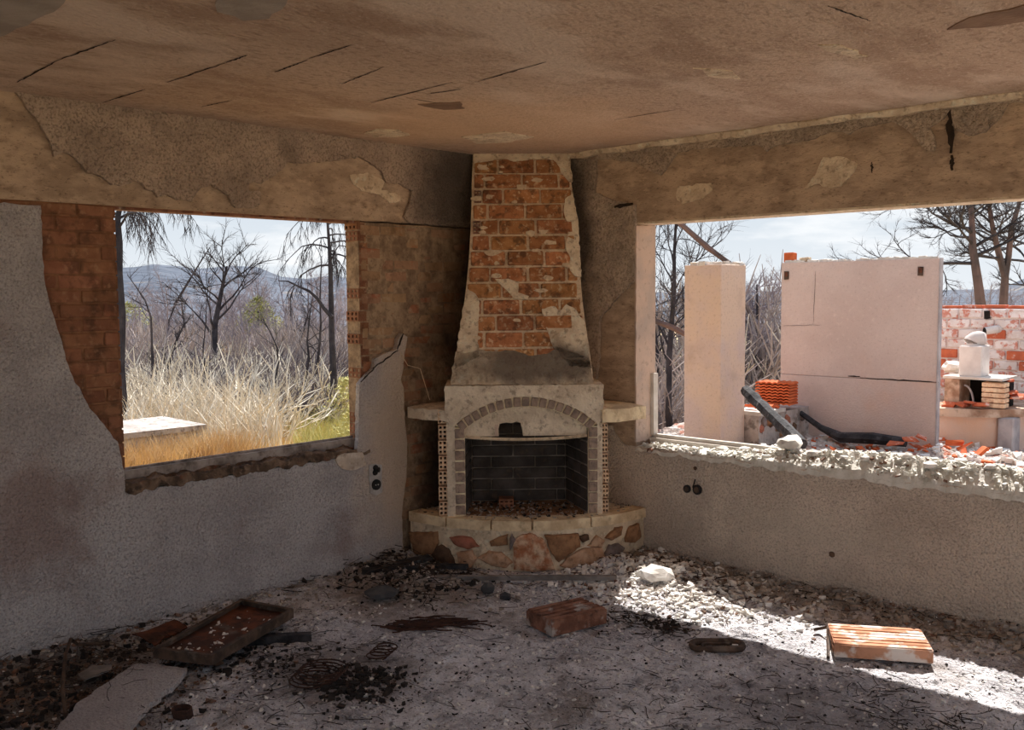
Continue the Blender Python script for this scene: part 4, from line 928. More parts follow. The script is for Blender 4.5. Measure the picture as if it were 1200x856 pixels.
# ================================================================== OUTSIDE RIGHT
PY0 = .2
def patio_h(x, y): return .36+.10*nz((x, y, 0), 1.3)+.05*nz((x, y, 3), 5)+.03*nz((x, y, 3), 14)+.12*math.exp(-((y-.2)/.6)**2)
V, Fc = lump_strip(-.6, 6.0, .26, 4.2, 150, 90, lambda x, y, i, j: patio_h(x, y)-(.6 if i in (0, 150) else 0))
patio = tag(mesh_obj('patio_rubble', V, Fc, M['rubbleground']), 'pinkish demolition rubble covering the terrace outside the right window', 'rubble', kind='stuff')
scatter('terrace_chips', 2600, rect(.7, 4.2, .3, 3.6), .008, .05, 'chip_w', .5, 'white rubble pieces on the terrace outside', hf=patio_h)
scatter('terrace_chips', 900, rect(.7, 4.2, .3, 3.6), .01, .06, 'tile', .4, 'broken orange tile pieces on the terrace outside', hf=patio_h)
# column
p0, p1 = Y(802, 308, 1.75), Y(845, 308, 1.75)
cw = p1.x-p0.x
col_ = thing('masonry_column', 'square free-standing rendered column just outside the right window', 'column', (p0.x+cw/2, 1.95, .0))
obj('shaft', box_bm((p0.x, 1.75, -.1), (p1.x, 2.13, p0.z-.02), .002, bev=.006), M['outcol'], col_)
bm = bmesh.new()
for i in range(26):
    x = random.uniform(p0.x+.02, p1.x-.02); y = random.uniform(1.77, 2.1); add_box(bm, (x-.03, y-.03, p0.z-.03), (x+.03, y+.03, p0.z-.006+random.uniform(0, .012)), .006)
obj('broken_top', bm, M['cope'], col_)
# panel wall
a, b = Y(916, 306, 3.0), Y(1103, 302, 3.0); zt = (a.z+b.z)/2; zm = Y(1050, 446, 3.0).z
pan = thing('rendered_wall', 'big free-standing pinkish rendered wall slab outside the right window', 'wall', ((a.x+b.x)/2, 3.05, 0))
obj('lower_slab', box_bm((a.x, 3.0, -.1), (b.x-.012, 3.05, zm-.002), bev=.003), M['outwall'], pan)
obj('upper_slab', box_bm((a.x, 3.001, zm+.001), (b.x-.012, 3.05, zt-.01), bev=.003), M['outwall'], pan)
obj('corner_strip', box_bm((b.x-.012, 2.996, -.1), (b.x, 3.05, zt-.008)), M['outedge'], pan)
for q in ((922, 323), (1079, 318)):
    c = Y(q[0], q[1], 3.0); o = obj('tie_hole', box_bm((c.x-.022, 2.992, c.z-.035), (c.x+.022, 3.01, c.z+.035), .003), M['rustdark'], pan); obj('rust_block', box_bm((c.x-.014, 2.988, c.z-.01), (c.x+.014, 2.993, c.z+.028)), M['rust'], pan)
crack(pan, flat(wig(Y(994, 441, 3), Y(1008, 441.5, 3), 4, .002), 1, 3.0), .015, (0, -1, 0), lift=.003)
crack(pan, flat(wig(Y(1008, 443, 3), Y(1100, 448.5, 3), 16, .003), 1, 3.0), .01, (0, -1, 0), lift=.003)
crack(pan, flat(wig(Y(918, 382, 3), Y(962, 381, 3), 10, .003), 1, 3.0), .003, (0, -1, 0), lift=.003)
crack(pan, flat(wig(Y(956, 318, 3), Y(953, 380, 3), 12, .003), 1, 3.0), .003, (0, -1, 0), lift=.003)
bm = bmesh.new()
for i in range(60):
    x = random.uniform(a.x+.02, b.x-.05); add_box(bm, (x-.03, 3.008, zt-.03), (x+.03, 3.042, zt-.006+random.uniform(0, .016)), .006)
obj('broken_top', bm, M['cope'], pan)
c = Y(928, 297, 3.05); tag(obj('brick', box_bm((c.x-.06, 3.02, zt-.012), (c.x+.03, 3.09, zt+.075), .006, bev=.006), M['tile']), 'orange brick standing on the top left corner of the pink wall slab', 'brick')
c = Y(942, 300, 3.05); tag(obj('brick', box_bm((c.x-.03, 3.02, zt-.012), (c.x+.05, 3.09, zt+.035), .008, bev=.006), M['hoodplaster']), 'pale brick stub beside the orange brick on top of the pink wall slab', 'brick')
# low stone wall
LWX = .63
lw = thing('low_stone_wall', 'low stone parapet with pale coping between the column and the pink wall', 'wall', (.5, 2.5, 0))
obj('wall_body', box_bm((.42, 2.13, -.1), (LWX, 3.0, .625), .004), M['stonewall'], lw)
obj('coping', box_bm((.39, 2.13, .62), (LWX+.015, 2.55, .655), .004), M['cope'], lw)
for i, q in enumerate(((872, 500, .05), (884, 497, .045), (893, 503, .04), (903, 496, .045), (880, 508, .04), (912, 500, .05), (922, 492, .045), (930, 501, .04), (940, 490, .035), (915, 510, .03))):
    c = X(q[0], q[1], LWX)
    if c.y < 2.16 or c.y > 2.98: c.y = 2.2+.08*i
    obj('stone', rock_bm((LWX-.012, c.y, c.z), q[2], i, 1.1), M[('st_grey', 'st_brown', 'st_red', 'st_dark')[i % 4]], lw)
# stacked roof tiles
zt0 = .655; bx, by = .50, 2.66
bm = bmesh.new()
n = 18; L = .30; W = .20
for i in range(n+1):
    pass
pro = []
for i in range(25):
    u = -L/2+L*i/24; h = .010*abs(math.sin(u*math.pi*3/L*2)); pro.append((u, h))
lo = [[bm.verts.new((u, y, h)) for u, h in pro] for y in (-W/2, W/2)]; hi = [[bm.verts.new((u, y, h+.013)) for u, h in pro] for y in (-W/2, W/2)]
for i in range(24):
    bm.faces.new((lo[0][i], lo[1][i], lo[1][i+1], lo[0][i+1])); bm.faces.new((hi[0][i], hi[0][i+1], hi[1][i+1], hi[1][i]))
    bm.faces.new((lo[0][i], lo[0][i+1], hi[0][i+1], hi[0][i])); bm.faces.new((lo[1][i], hi[1][i], hi[1][i+1], lo[1][i+1]))
for k in (0, 24): bm.faces.new((lo[0][k], hi[0][k], hi[1][k], lo[1][k]))
bmesh.ops.recalc_face_normals(bm, faces=bm.faces)
tm = bpy.data.meshes.new('roof_tile'); bm.to_mesh(tm); bm.free(); tm.materials.append(M['tile'])
nt_ = 8
for i in range(nt_):
    o = bpy.data.objects.new('roof_tile', tm); COL.objects.link(o); o.location = (bx+.0+random.uniform(-.003, .003), by, zt0+.012+i*.0245); o.rotation_euler = (0, 0, math.radians(6)+random.uniform(-.01, .01))
    tag(o, 'orange roof tile, topmost of the stack on the low stone wall' if i == nt_-1 else ('orange roof tile, lowest of the stack on the low stone wall' if i == 0 else 'orange ribbed roof tile inside the neat stack on the low stone wall'), 'roof tile', 'roof tiles stacked on the low stone wall')
for i, (dx, dy, r_) in enumerate(((.05, -.3, .07), (-.05, -.22, .06), (.08, -.18, .05), (.0, -.42, .05))):
    bm = box_bm((-r_, -r_*.6, -.009), (r_, r_*.6, .009), .006); Mx = Matrix.Translation((bx+dx, by+dy, .672+.012*(i % 2)))@Matrix.Rotation(i*1.1, 4, 'Z')@Matrix.Rotation(.25, 4, 'X'); bmesh.ops.transform(bm, matrix=Mx, verts=bm.verts)
    tag(obj('tile_shard', bm, M['tile']), 'broken orange tile shard on the low wall in front of the tile stack', 'shard', 'tile shards by the stack')
# charred beams
a, b = X(874, 458, .66), Y(940, 521, 1.15); 
bm = bmesh.new(); pts = [a.lerp(b, i/12)+Vector((0, 0, .008*nz((i, 1, 1), .9))) for i in range(13)]
add_tube(bm, pts, [.045+.010*nz((i, 5, 1), .8) for i in range(13)], 8)
tag(obj('charred_beam', bm, M['char']), 'thick charred beam leaning from the low stone wall down to the window sill', 'beam')
a, b, c = Y(938, 484, 2.85), Y(985, 513, 2.8), Y(1062, 519, 2.85)
tag(obj('charred_branch', tube_bm([a, a.lerp(b, .5)+Vector((0, 0, -.02)), b, b.lerp(c, .5)+Vector((0, 0, .012)), c], [.022, .026, .045, .05, .04], 7), M['char']), 'charred crooked branch lying along the foot of the pink wall', 'branch')
for i, q in enumerate(((1050, 520), (1066, 516), (1080, 513), (1075, 522), (1118, 520), (1130, 524), (1150, 528))):
    c = Y(q[0], q[1], 2.4-.2*(i > 3)); bm = box_bm((-.055, -.035, -.006), (.055, .035, .006), .012); Mx = Matrix.Translation(c)@Matrix.Rotation(i*.9, 4, 'Z')@Matrix.Rotation(.2+.09*i, 4, 'X'); bmesh.ops.transform(bm, matrix=Mx, verts=bm.verts)
    tag(obj('broken_tile', bm, M['tile' if i > 3 else 'redbrick']), 'broken terracotta tile in the rubble at the foot of the pink wall', 'tile', 'broken tiles on the terrace')
# whitewashed brick wall
ww = thing('garden_brick_wall', 'whitewashed brick wall with bare red bricks behind the outdoor oven', 'wall', (2.2, 4.3, 0))
obj('wall_core', box_bm((1.15, 4.235, -.1), (3.6, 4.4, 1.455)), M['wwmortar'], ww)
k = 0; z = .55
while z < 1.44:
    u = 1.15-(.1 if k % 2 else 0)
    while u < 2.6:
        a0 = max(u, 1.15); a1 = u+.2
        zc = z+.045; red = (random.random() < .13) or (u > 1.8 and .85 < zc < 1.2 and random.random() < .62)
        if a1-a0 > .05: put(brick_mesh(a1-a0-.014, .03, .077, M['redbrick' if red else 'whitewash'], .006, random.randint(0, 2)), ww, (((a0+a1)/2), 4.233+random.uniform(-.006, .002), zc), (1, 0, 0), (0, -1, 0))
        u += .2
    z += .091; k += 1
for i in range(13):
    x = 1.17+i*.19; put(brick_mesh(.17, .12, .03, M['redbrick']), ww, (x, 4.31, 1.468+random.uniform(-.006, .006)), (1, 0, 0), (0, -1, 0))
c = Y(1157, 369, 4.22); obj('vent_hole', box_bm((c.x-.022, 4.20, c.z-.035), (c.x+.022, 4.25, c.z+.035), .004), M['soot_shade'], ww)
c = Y(1160, 388, 4.2)
pw = thing('flue_pipe', 'white pipe end poking out of the whitewashed wall above the oven', 'pipe', c)
bm = bmesh.new(); add_tube(bm, [c+Vector((.07, .06, .015)), c+Vector((.05, -.01, .015)), c+Vector((-.02, -.07, 0))], [.034, .036, .034], 12, cap=False); obj('pipe', bm, M['ovenwhite'], pw)
obj('pipe_mouth', disc(c+Vector((-.021, -.071, 0)), 0, 0, Vector((-.7, -.7, -.1)).normalized(), .03, .003, 12), M['soot_shade'], pw)
# oven
ov = thing('outdoor_oven', 'small outdoor masonry oven with a white flue on a curved counter', 'oven', (1.85, 3.6, 0))
def slab_poly(pts, z0, z1, mt, name, par, wob=.006):
    bm = bmesh.new(); pts = [Vector(p) for p in pts]; hi = [bm.verts.new((p.x, p.y, z1)) for p in pts]; lo = [bm.verts.new((p.x, p.y, z0)) for p in pts]
    bm.faces.new(hi); bm.faces.new(lo[::-1]); k = len(pts)
    for i in range(k): bm.faces.new((lo[i], lo[(i+1) % k], hi[(i+1) % k], hi[i]))
    bmesh.ops.recalc_face_normals(bm, faces=bm.faces); return obj(name, bm, M[mt], par)
ctr = (1.55, 4.0)
cs = [(ctr[0]+.75*math.sin(math.radians(t)), ctr[1]-.80*math.cos(math.radians(t))) for t in range(-60, 91, 6)]
slab_poly(cs+[(ctr[0]+.75, 4.2), (ctr[0]-.65, 4.2)], .60, .665, 'counter', 'counter_slab', ov)
cs2 = [(ctr[0]+.70*math.sin(math.radians(t)), ctr[1]-.75*math.cos(math.radians(t))) for t in range(-60, 91, 6)]
slab_poly(cs2+[(ctr[0]+.70, 4.2), (ctr[0]-.6, 4.2)], -.1, .605, 'ovenbase', 'counter_base', ov)
c = Y(1175, 500, 3.35); obj('pale_post', box_bm((c.x-.06, 3.42, -.1), (c.x+.06, 3.6, .60), bev=.01), M['outedge'], ov)
oy = 3.42
a, b, c, d = Y(1107, 444, oy), Y(1124, 476, oy), Y(1152, 444, oy), Y(1172, 472, oy)
obj('oven_cheek', box_bm((a.x, oy, .665), (b.x, oy+.35, .90), .004), M['counter'], ov)
for k in range(5):
    for side in (0, 1):
        put(brick_mesh(.09, .12, .036, M['hollow']), ov, (c.x+.035+.085*side, oy+.06, .69+.042*k), (1, 0, 0), (0, -1, 0))
obj('oven_back', box_bm((b.x-.01, oy+.25, .665), (d.x, oy+.35, .90)), M['soot_shade'], ov)
obj('oven_lid', box_bm((a.x-.01, oy-.02, .895), (d.x+.02, oy+.36, .915), .003), M['cope'], ov)
bm = bmesh.new(); w0 = (b.x+c.x)/2
pts = [Vector((w0-.07+.075*math.cos(t), oy+.05, .68+.16*math.sin(t))) for t in [i*math.pi/10 for i in range(6)]]
add_tube(bm, pts, .009, 5); obj('arch_rim', bm, M['outedge'], ov)
f0, f1, f2 = Y(1125, 405, oy+.08), Y(1152, 405, oy+.08), Y(1140, 390, oy+.15)
obj('flue_box', box_bm((f0.x, oy+.06, .91), (f1.x, oy+.26, f0.z), bev=.008), M['ovenwhite'], ov)
bm = bmesh.new(); cx = (f0.x+f1.x)/2
ez = f0.z
el_ = []
for i in range(8):
    t = math.pi/2*i/7; el_.append(Vector((cx-.025+.095*(1-math.cos(t)), oy+.16+.03*math.sin(t), ez+.055*math.sin(t))))
add_tube(bm, [Vector((cx-.02, oy+.16, ez-.02))]+el_, [.075]*6+[.07, .062, .05], 14)
obj('flue_elbow', bm, M['ovenwhite'], ov, smooth=True)
c = Y(1116, 434, oy+.3); tag(obj('white_stone', rock_bm((c.x, c.y, .665+.30), .09, 12, .6, 2), M['chip_w']), 'white lump on the oven roof left of the flue', 'stone')
for i, q in enumerate(((1112, 477), (1128, 474), (1140, 473), (1150, 475), (1186, 460), (1192, 465), (1180, 445))):
    c = Y(q[0], q[1], 3.35 if i < 4 else 3.6); bm = box_bm((-.05, -.04, -.010), (.05, .04, .010), .006); Mx = Matrix.Translation((c.x, c.y, max(c.z, .685)))@Matrix.Rotation(i*1.3, 4, 'Z')@Matrix.Rotation(.3, 4, 'X'); bmesh.ops.transform(bm, matrix=Mx, verts=bm.verts)
    tag(obj('tile_shard', bm, M['redbrick']), 'red tile shard lying on the outdoor oven counter', 'shard', 'tile shards on the oven counter')

# ================================================================== LAND
def ground_h(x, y):
    dx, dy = x-CAM.x, y-CAM.y; r_ = math.hypot(dx, dy)
    sx = dx*RT.x+dy*RT.y; fz = dx*-math.sin(YAW)+dy*math.cos(YAW)
    h = -.14+.05*nz((x, y, 0), .5)*min(1, max(0, (r_-7)/4))
    if r_ > 18: h += .6*min(1, (r_-18)/40)*nz((x, y, 0), .05)-min(2.5, (r_-18)*.03)
    if r_ > 120 and fz > 0:
        px = 600+F*sx/fz
        e = float(np.interp(px, [-600, 100, 175, 240, 300, 345, 420, 700, 900, 1300], [.02, .021, .026, .021, .016, .008, .004, .002, .001, .004]))
        t = min(1, max(0, (r_-120)/380)); t = t*t*(3-2*t)
        h += t*(2.5+1.63+e*620+9*nz((x, y, 0), .008)+4*nz((x, y, 0), .03)) if e > .003 else t*(2.5+1.2)
    return h
rr_ = [0]+[2*1.13**i for i in range(52)]
V = []; Fc = []; na_ = 260
for i, q in enumerate(rr_):
    for k in range(na_):
        t = 2*math.pi*k/na_; x = CAM.x+q*math.cos(t); y = CAM.y+q*math.sin(t); V.append((x, y, ground_h(x, y)))
for i in range(len(rr_)-1):
    for k in range(na_): a = i*na_+k; b = i*na_+(k+1) % na_; Fc.append((a, b, b+na_, a+na_))
ri = [i for i, q in enumerate(rr_) if q > 110][0]
near = [f for f in Fc if f[0] < ri*na_]; far = [f for f in Fc if f[0] >= ri*na_]
mesh_obj('ground', V, near, M['earth'], kind='structure', label='dry open ground around the house')
o = mesh_obj('hills', V, far, M['hill'], kind='structure', label='hazy bluish hills on the horizon', smooth=True)

# ---- trees
def grow(seed, H, r, nb=9, spread=1.0, droop=0., lean=(0, 0), twig=1.0, bare=.35, levels=2, wig_=.04, up=.6, path=None):
    rnd = random.Random(seed); T = bmesh.new(); B = bmesh.new()
    if path: pts = [Vector(p) for p in path]
    else:
        pts = [Vector((0, 0, -.1))]; d = Vector((lean[0], lean[1], 1)).normalized(); n = 10
        for i in range(n):
            d = (d+Vector((rnd.uniform(-1, 1), rnd.uniform(-1, 1), 0))*wig_*2).normalized(); pts.append(pts[-1]+d*H/n)
    n = len(pts)-1
    add_tube(T, pts, [r*(1-.8*i/n) for i in range(n+1)], 7)
    def br(p, d, L, rad, lv):
        k = 5 if lv > 0 else 3; q = [p.copy()]
        for i in range(k):
            d = (d+Vector((rnd.uniform(-.3, .3), rnd.uniform(-.3, .3), rnd.uniform(-.2, .25)-droop*(i+1)*.12))).normalized(); p = p+d*L/k; q.append(p.copy())
        add_tube(B, q, [rad*(1-.75*i/k) for i in range(k+1)], 4 if lv > 0 else 3, cap=False)
        if lv > 0:
            m_ = int((5 if lv > 1 else 7)*twig)
            for j in range(m_):
                t = rnd.uniform(.25, 1.0)*k; i = min(int(t), k-1); pp = q[i].lerp(q[i+1], t-i)
                dd = (d+Vector((rnd.uniform(-1, 1), rnd.uniform(-1, 1), rnd.uniform(-.5, .7)-droop*1.2))).normalized()
                br(pp, dd, L*rnd.uniform(.3, .6), rad*.45, lv-1)
    for i in range(nb):
        t = (bare+(1-bare)*(i+rnd.random()*.5)/nb)*n; k = min(int(t), n-1); p = pts[k].lerp(pts[k+1], t-k)
        a = rnd.uniform(0, 6.28); d = Vector((math.cos(a), math.sin(a), up*rnd.uniform(.4, 1.4))).normalized()
        br(p, d, H*.30*spread*rnd.uniform(.6, 1.2)*(1.15-.5*t/n), r*.34*(1.1-.6*t/n), levels)
    return T, B
def meshof(bm, name, mt):
    me = bpy.data.meshes.new(name); bm.to_mesh(me); bm.free(); me.materials.append(M[mt]); return me
def tree(name, loc, tb, label, cat='tree', group=None, bark='bark', twigm='twigbg', rotz=0, sc=1):
    o = bpy.data.objects.new(name, None); COL.objects.link(o); o.location = loc; o.rotation_euler.z = rotz; o.scale = (sc,)*3
    tag(o, label, cat, group)
    for nm, me in zip(('trunk', 'branches'), tb):
        c = bpy.data.objects.new(nm, me); COL.objects.link(c); c.parent = o
    return o
def mk(bark='bark', tw='bark', **k):
    T, B = grow(**k); return meshof(T, 'trunk', bark), meshof(B, 'branches', tw)
def onground(px, depth, dz=-.0): p = at(px, depth); p.z = ground_h(p.x, p.y)+dz; return p
PXM = lambda depth: depth/F
# left window, individual near trees
def pathpx(L, depth, base):
    return [CAM + ray(a, b)*(depth) - base for a, b in L]
b0 = onground(390, 13); pth = [Vector((0, 0, -.1))]+pathpx([(391, 480), (391, 440), (389, 400), (388, 350), (387, 310), (386, 290), (384, 262), (382, 225)], 13, b0)
tree('burnt_pine', b0, mk(seed=3, H=3.6, r=.058, nb=16, droop=.9, twig=1.5, bare=.62, up=.35, spread=.85, path=pth), 'tall slim burnt pine at the right edge of the left window with drooping twigs')
b0 = onground(387, 12.9); base = b0
tag(obj('curved_branch', tube_bm([CAM+ray(a, b)*12.95 for a, b in ((389, 372), (380, 362), (372, 350), (362, 341), (350, 336), (338, 330), (326, 329))], [.03, .027, .024, .02, .016, .011, .006], 6), M['bark']), 'arched bare branch sweeping left from the tall slim burnt pine', 'branch')
b0 = onground(140, 10.5); pth = [Vector((0, 0, -.1))]+pathpx([(140, 430), (142, 370), (139, 320), (140, 285), (138, 255), (146, 225), (150, 190)], 10.5, b0)
tree('burnt_pine', b0, mk(seed=14, H=3.4, r=.07, nb=18, droop=.8, twig=1.7, bare=.55, up=.5, spread=.95, path=pth), 'dark burnt pine at the left edge of the left window')
b0 = onground(252, 17); pth = [Vector((0, 0, -.1))]+pathpx([(253, 440), (251, 410), (252, 380), (258, 350), (262, 330), (266, 312)], 17, b0)
tree('burnt_tree', b0, mk(seed=21, H=3.0, r=.085, nb=12, twig=1.3, bare=.4, up=1.2, spread=1.3, path=pth), 'dark crooked burnt tree in the middle of the left window')
b0 = onground(196, 22); pth = pathpx([(193, 400), (197, 380), (206, 355), (218, 335), (230, 315), (246, 290)], 22, b0)
tree('dead_sapling', b0, mk(seed=5, H=2, r=.05, nb=3, twig=.4, bare=.5, up=.8, spread=.5, levels=1, path=pth), 'bare sapling leaning right against the sky in the left window')
for px, dep, s, tp, lb in ((342, 24, 35, 350, 'burnt tree with a bushy twiggy crown left of the slender trunks'),
                           (178, 14, 36, 360, 'forked burnt tree behind the bleached stems on the left'), (220, 26, 38, 345, 'distant thin burnt tree beside the leaning sapling')):
    b0 = onground(px, dep); ht = 1.63+(343-tp)*dep/F-b0.z
    T = mk(seed=s, H=ht, r=.035+.001*dep, nb=10, twig=1.2, bare=.35, up=1.0, spread=.8, wig_=.05)
    tree('burnt_tree', b0, T, lb)
for pth_, dep, s_, r_, lb in (([(372, 462), (370, 440), (374, 410), (376, 380), (375, 350), (377, 300)], 13.5, 61, .032, 'thin black trunk standing just left of the tall slim pine'),
                              ([(356, 470), (357, 450), (362, 420), (360, 400), (363, 370), (366, 350)], 13, 62, .028, 'slender reddish-black trunk, second left of the tall slim pine'),
                              ([(320, 470), (323, 445), (326, 425), (325, 408), (316, 388), (308, 374)], 12.5, 63, .022, 'crooked grey burnt stem rising right of centre'),
                              ([(179, 430), (178, 400), (177, 372), (170, 352), (160, 337), (149, 322)], 12.5, 64, .022, 'dark curved stem bending left toward the left burnt pine'),
                              ([(236, 470), (240, 440), (238, 410), (241, 380), (243, 340)], 13, 65, .02, 'thin dark stem left of the crooked burnt tree')):
    b0 = onground(pth_[0][0], dep); tree('burnt_sapling', b0, mk(seed=s_, H=1.8, r=r_, nb=8, twig=1.0, bare=.45, up=1.0, spread=.9, levels=1, path=[Vector((0, 0, -.1))]+pathpx(pth_, dep, b0)), lb)
# background burnt trees: copies
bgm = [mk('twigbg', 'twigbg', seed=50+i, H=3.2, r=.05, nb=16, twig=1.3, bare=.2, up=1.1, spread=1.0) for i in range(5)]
rb = random.Random(9)
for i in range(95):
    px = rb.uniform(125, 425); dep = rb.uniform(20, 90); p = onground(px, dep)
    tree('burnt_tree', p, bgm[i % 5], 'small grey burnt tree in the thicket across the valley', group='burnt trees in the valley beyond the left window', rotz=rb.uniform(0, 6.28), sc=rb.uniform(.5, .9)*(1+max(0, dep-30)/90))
# twiggy shrubs
def shrub(seed, n, H, spread, rad):
    r = random.Random(seed); bm = bmesh.new()
    for i in range(n):
        a = r.uniform(0, 6.28); p = Vector((math.cos(a), math.sin(a), 0))*r.uniform(0, .25*spread); d = Vector((math.cos(a)*r.uniform(.1, .9), math.sin(a)*r.uniform(.1, .9), 1)).normalized(); L = H*r.uniform(.4, 1.1); q = [p.copy()]
        for k in range(4): d = (d+Vector((r.uniform(-.4, .4), r.uniform(-.4, .4), r.uniform(-.25, .1)))).normalized(); p = p+d*L/4; q.append(p.copy())
        add_tube(bm, q, [rad, rad*.8, rad*.6, rad*.45, rad*.25], 3, cap=False)
        for j in range(3):
            k = r.randint(1, 3); pp = q[k]; dd = (d+Vector((r.uniform(-1, 1), r.uniform(-1, 1), r.uniform(-.3, .8)))).normalized()
            add_tube(bm, [pp, pp+dd*L*.18, pp+dd*L*.3+Vector((0, 0, r.uniform(-.05, .05)))], [rad*.5, rad*.4, rad*.2], 3, cap=False)
    return bm
shd = [meshof(shrub(40+i, 80, 1.0, 1.7, .010), 'stems', 'barkdim') for i in range(2)]
shg = [meshof(shrub(i, 90, 1.1, 1.6, .012), 'stems', 'brush') for i in range(3)]
shw = [meshof(shrub(20+i, 46, 1.0, 1.9, .014), 'stems', 'grassgrey') for i in range(3)]
for i in range(150):
    px = rb.uniform(125, 425); dep = rb.uniform(14, 45); p = onground(px, dep)
    o = bpy.data.objects.new('burnt_shrub', shg[i % 3]); COL.objects.link(o); o.location = p; o.rotation_euler.z = rb.uniform(0, 6.28); o.scale = (rb.uniform(.5, .95)*(1+dep/60),)*3
    tag(o, 'low leafless grey shrub on the slope beyond the left window', 'shrub', 'burnt shrubs on the slope')
for i in range(64):
    px = rb.uniform(130, 390); dep = rb.uniform(11.5, 17); p = onground(px, dep)
    o = bpy.data.objects.new('burnt_shrub', shd[i % 2]); COL.objects.link(o); o.location = p; o.rotation_euler.z = rb.uniform(0, 6.28); o.scale = (rb.uniform(.6, 1.05),)*3
    tag(o, 'leafless grey shrub among the bleached bushes just behind the dry grass', 'shrub', 'burnt shrubs among the bleached bushes')
for i in range(38):
    px = rb.choice((rb.uniform(135, 250), rb.uniform(135, 250), rb.uniform(240, 370))); dep = rb.uniform(10.5, 16); p = onground(px, dep)
    o = bpy.data.objects.new('bleached_bush', shw[i % 3]); COL.objects.link(o); o.location = p; o.rotation_euler.z = rb.uniform(0, 6.28); o.scale = (rb.uniform(.6, 1.15),)*3
    tag(o, 'bleached dry bush of curving pale stems in front of the burnt trees', 'bush', 'bleached bushes behind the grass')
def leafy(seed, n, R_, H, mt):
    r = random.Random(seed); V = []; Fc = []
    for i in range(n):
        t = r.uniform(0, 6.28); u = r.random()**.5; z = r.uniform(0, 1); k = math.sin(math.pi*min(1, z*.85+.12))
        c = Vector((R_*u*k*math.cos(t), R_*u*k*math.sin(t), H*z)); d = Vector((r.uniform(-1, 1), r.uniform(-1, 1), r.uniform(-.2, 1))).normalized(); s = d.cross(Vector((r.random(), r.random(), r.random()))).normalized()
        L = r.uniform(.05, .12)*H/1.2; b = len(V); V += [c-s*L*.16, c+s*L*.16, c+d*L]; Fc.append((b, b+1, b+2))
    me = bpy.data.meshes.new('foliage'); me.from_pydata([tuple(v) for v in V], [], Fc); me.materials.append(M[mt]); return me
p = onground(302, 28); t = thing('green_bush', 'lone olive-green tree standing among the burnt ones in the left window', 'tree', p); c = obj('foliage', leafy(2, 2600, .7, 1.5, 'leafgreen'), None, t); c.location.z = .5
obj('stem', tube_bm([p+Vector((0, 0, -.05)), p+Vector((0, 0, 1.6))], [.05, .02], 6), M['bark'], t)
for i, (px, dep, R_, H) in enumerate(((406, 11.5, .3, .75), (396, 13.5, .4, .6), (372, 12, .3, .35), (413, 10, .25, .6), (352, 12.5, .3, .3))):
    p = onground(px, dep); o = bpy.data.objects.new('green_shrub', leafy(8+i, 1800, R_, H, 'grassgreen')); COL.objects.link(o); o.location = p
    tag(o, 'yellow-green shrub at the lower right of the left window', 'shrub', 'yellow-green shrubs by the sill')
p = onground(150, 40); o = bpy.data.objects.new('green_bush', leafy(30, 1500, 1.3, 2.2, 'leafgreen')); COL.objects.link(o); o.location = p; tag(o, 'faded olive bush far behind the left burnt pine', 'bush')
# stone block in the grass
blk = thing('low_stone_block', 'low stone wall block with a whitish top in the dry grass outside the left window', 'wall', (-4.1, -1.0, 0))
a, b = Z(140, 508, .45), Z(238, 497, .45)
obj('block_body', box_bm((-4.45, -2.4, -.15), (b.x, b.y, .41), .01), M['stonewall'], blk); obj('block_top', box_bm((-4.47, -2.42, .405), (b.x+.02, b.y+.02, .45), .008), M['stonewall'], blk)
BLK = b.copy()
# grass
def grass(name, n, pos, h0, h1, wdt, mt, label, lean=.5):
    V = np.zeros((n*5, 3)); Fc = []
    for i in range(n):
        x, y = pos(); z = ground_h(x, y) if not (-4.47 < x < -3.7 and -2.4 < y < -.2 and False) else .45
        h = random.uniform(h0, h1); a = random.uniform(0, 6.28); l = random.uniform(.05, lean)*h; dx, dy = math.cos(a)*l, math.sin(a)*l
        b = random.uniform(0, 6.28); sx, sy = math.cos(b)*wdt/2, math.sin(b)*wdt/2; k = i*5
        V[k] = (x-sx, y-sy, z-.02); V[k+1] = (x+sx, y+sy, z-.02); V[k+2] = (x+dx*.4+sx, y+dy*.4+sy, z+h*.6); V[k+3] = (x+dx*.4-sx, y+dy*.4-sy, z+h*.6); V[k+4] = (x+dx*1.1, y+dy*1.1, z+h)
        Fc += [(k, k+1, k+2, k+3), (k+3, k+2, k+4)]
    return tag(mesh_obj(name, V, Fc, M[mt]), label, 'grass', kind='stuff')
def gpos(px0, px1, d0, d1, avoid=True):
    def f():
        while True:
            dep = d0+(d1-d0)*random.random()**1.2; p = at(random.uniform(px0, px1), dep)
            if p.x > -.3: continue
            if avoid and -4.47 < p.x < -3.75 and -2.45 < p.y < -.2: continue
            return p.x, p.y
    return f
grass('dry_grass', 46000, gpos(90, 440, 5.5, 12), .08, .30, .006, 'grass', 'golden dry grass filling the ground outside the left window')
grass('dry_grass', 8000, gpos(110, 430, 12, 22), .2, .55, .014, 'grass', 'taller dry grass further out beyond the left window')
grass('dry_stems', 2200, gpos(120, 330, 9.5, 15), .4, .95, .012, 'grassgrey', 'bleached tall grass stems behind the stone block', lean=.8)
grass('green_grass', 7000, gpos(345, 430, 8, 13), .12, .4, .009, 'grassgreen', 'yellow-green grass at the lower right of the left window')
grass('dry_grass', 9000, gpos(80, 440, 22, 60), .3, .8, .035, 'grass', 'far dry grass between the burnt trees')
def bfront():
    return BLK.x+random.uniform(.03, .5), random.uniform(-2.3, BLK.y+.25)
grass('block_weeds', 6500, bfront, .34, .62, .008, 'grassbrown', 'brownish dry weeds hiding the front of the stone block')
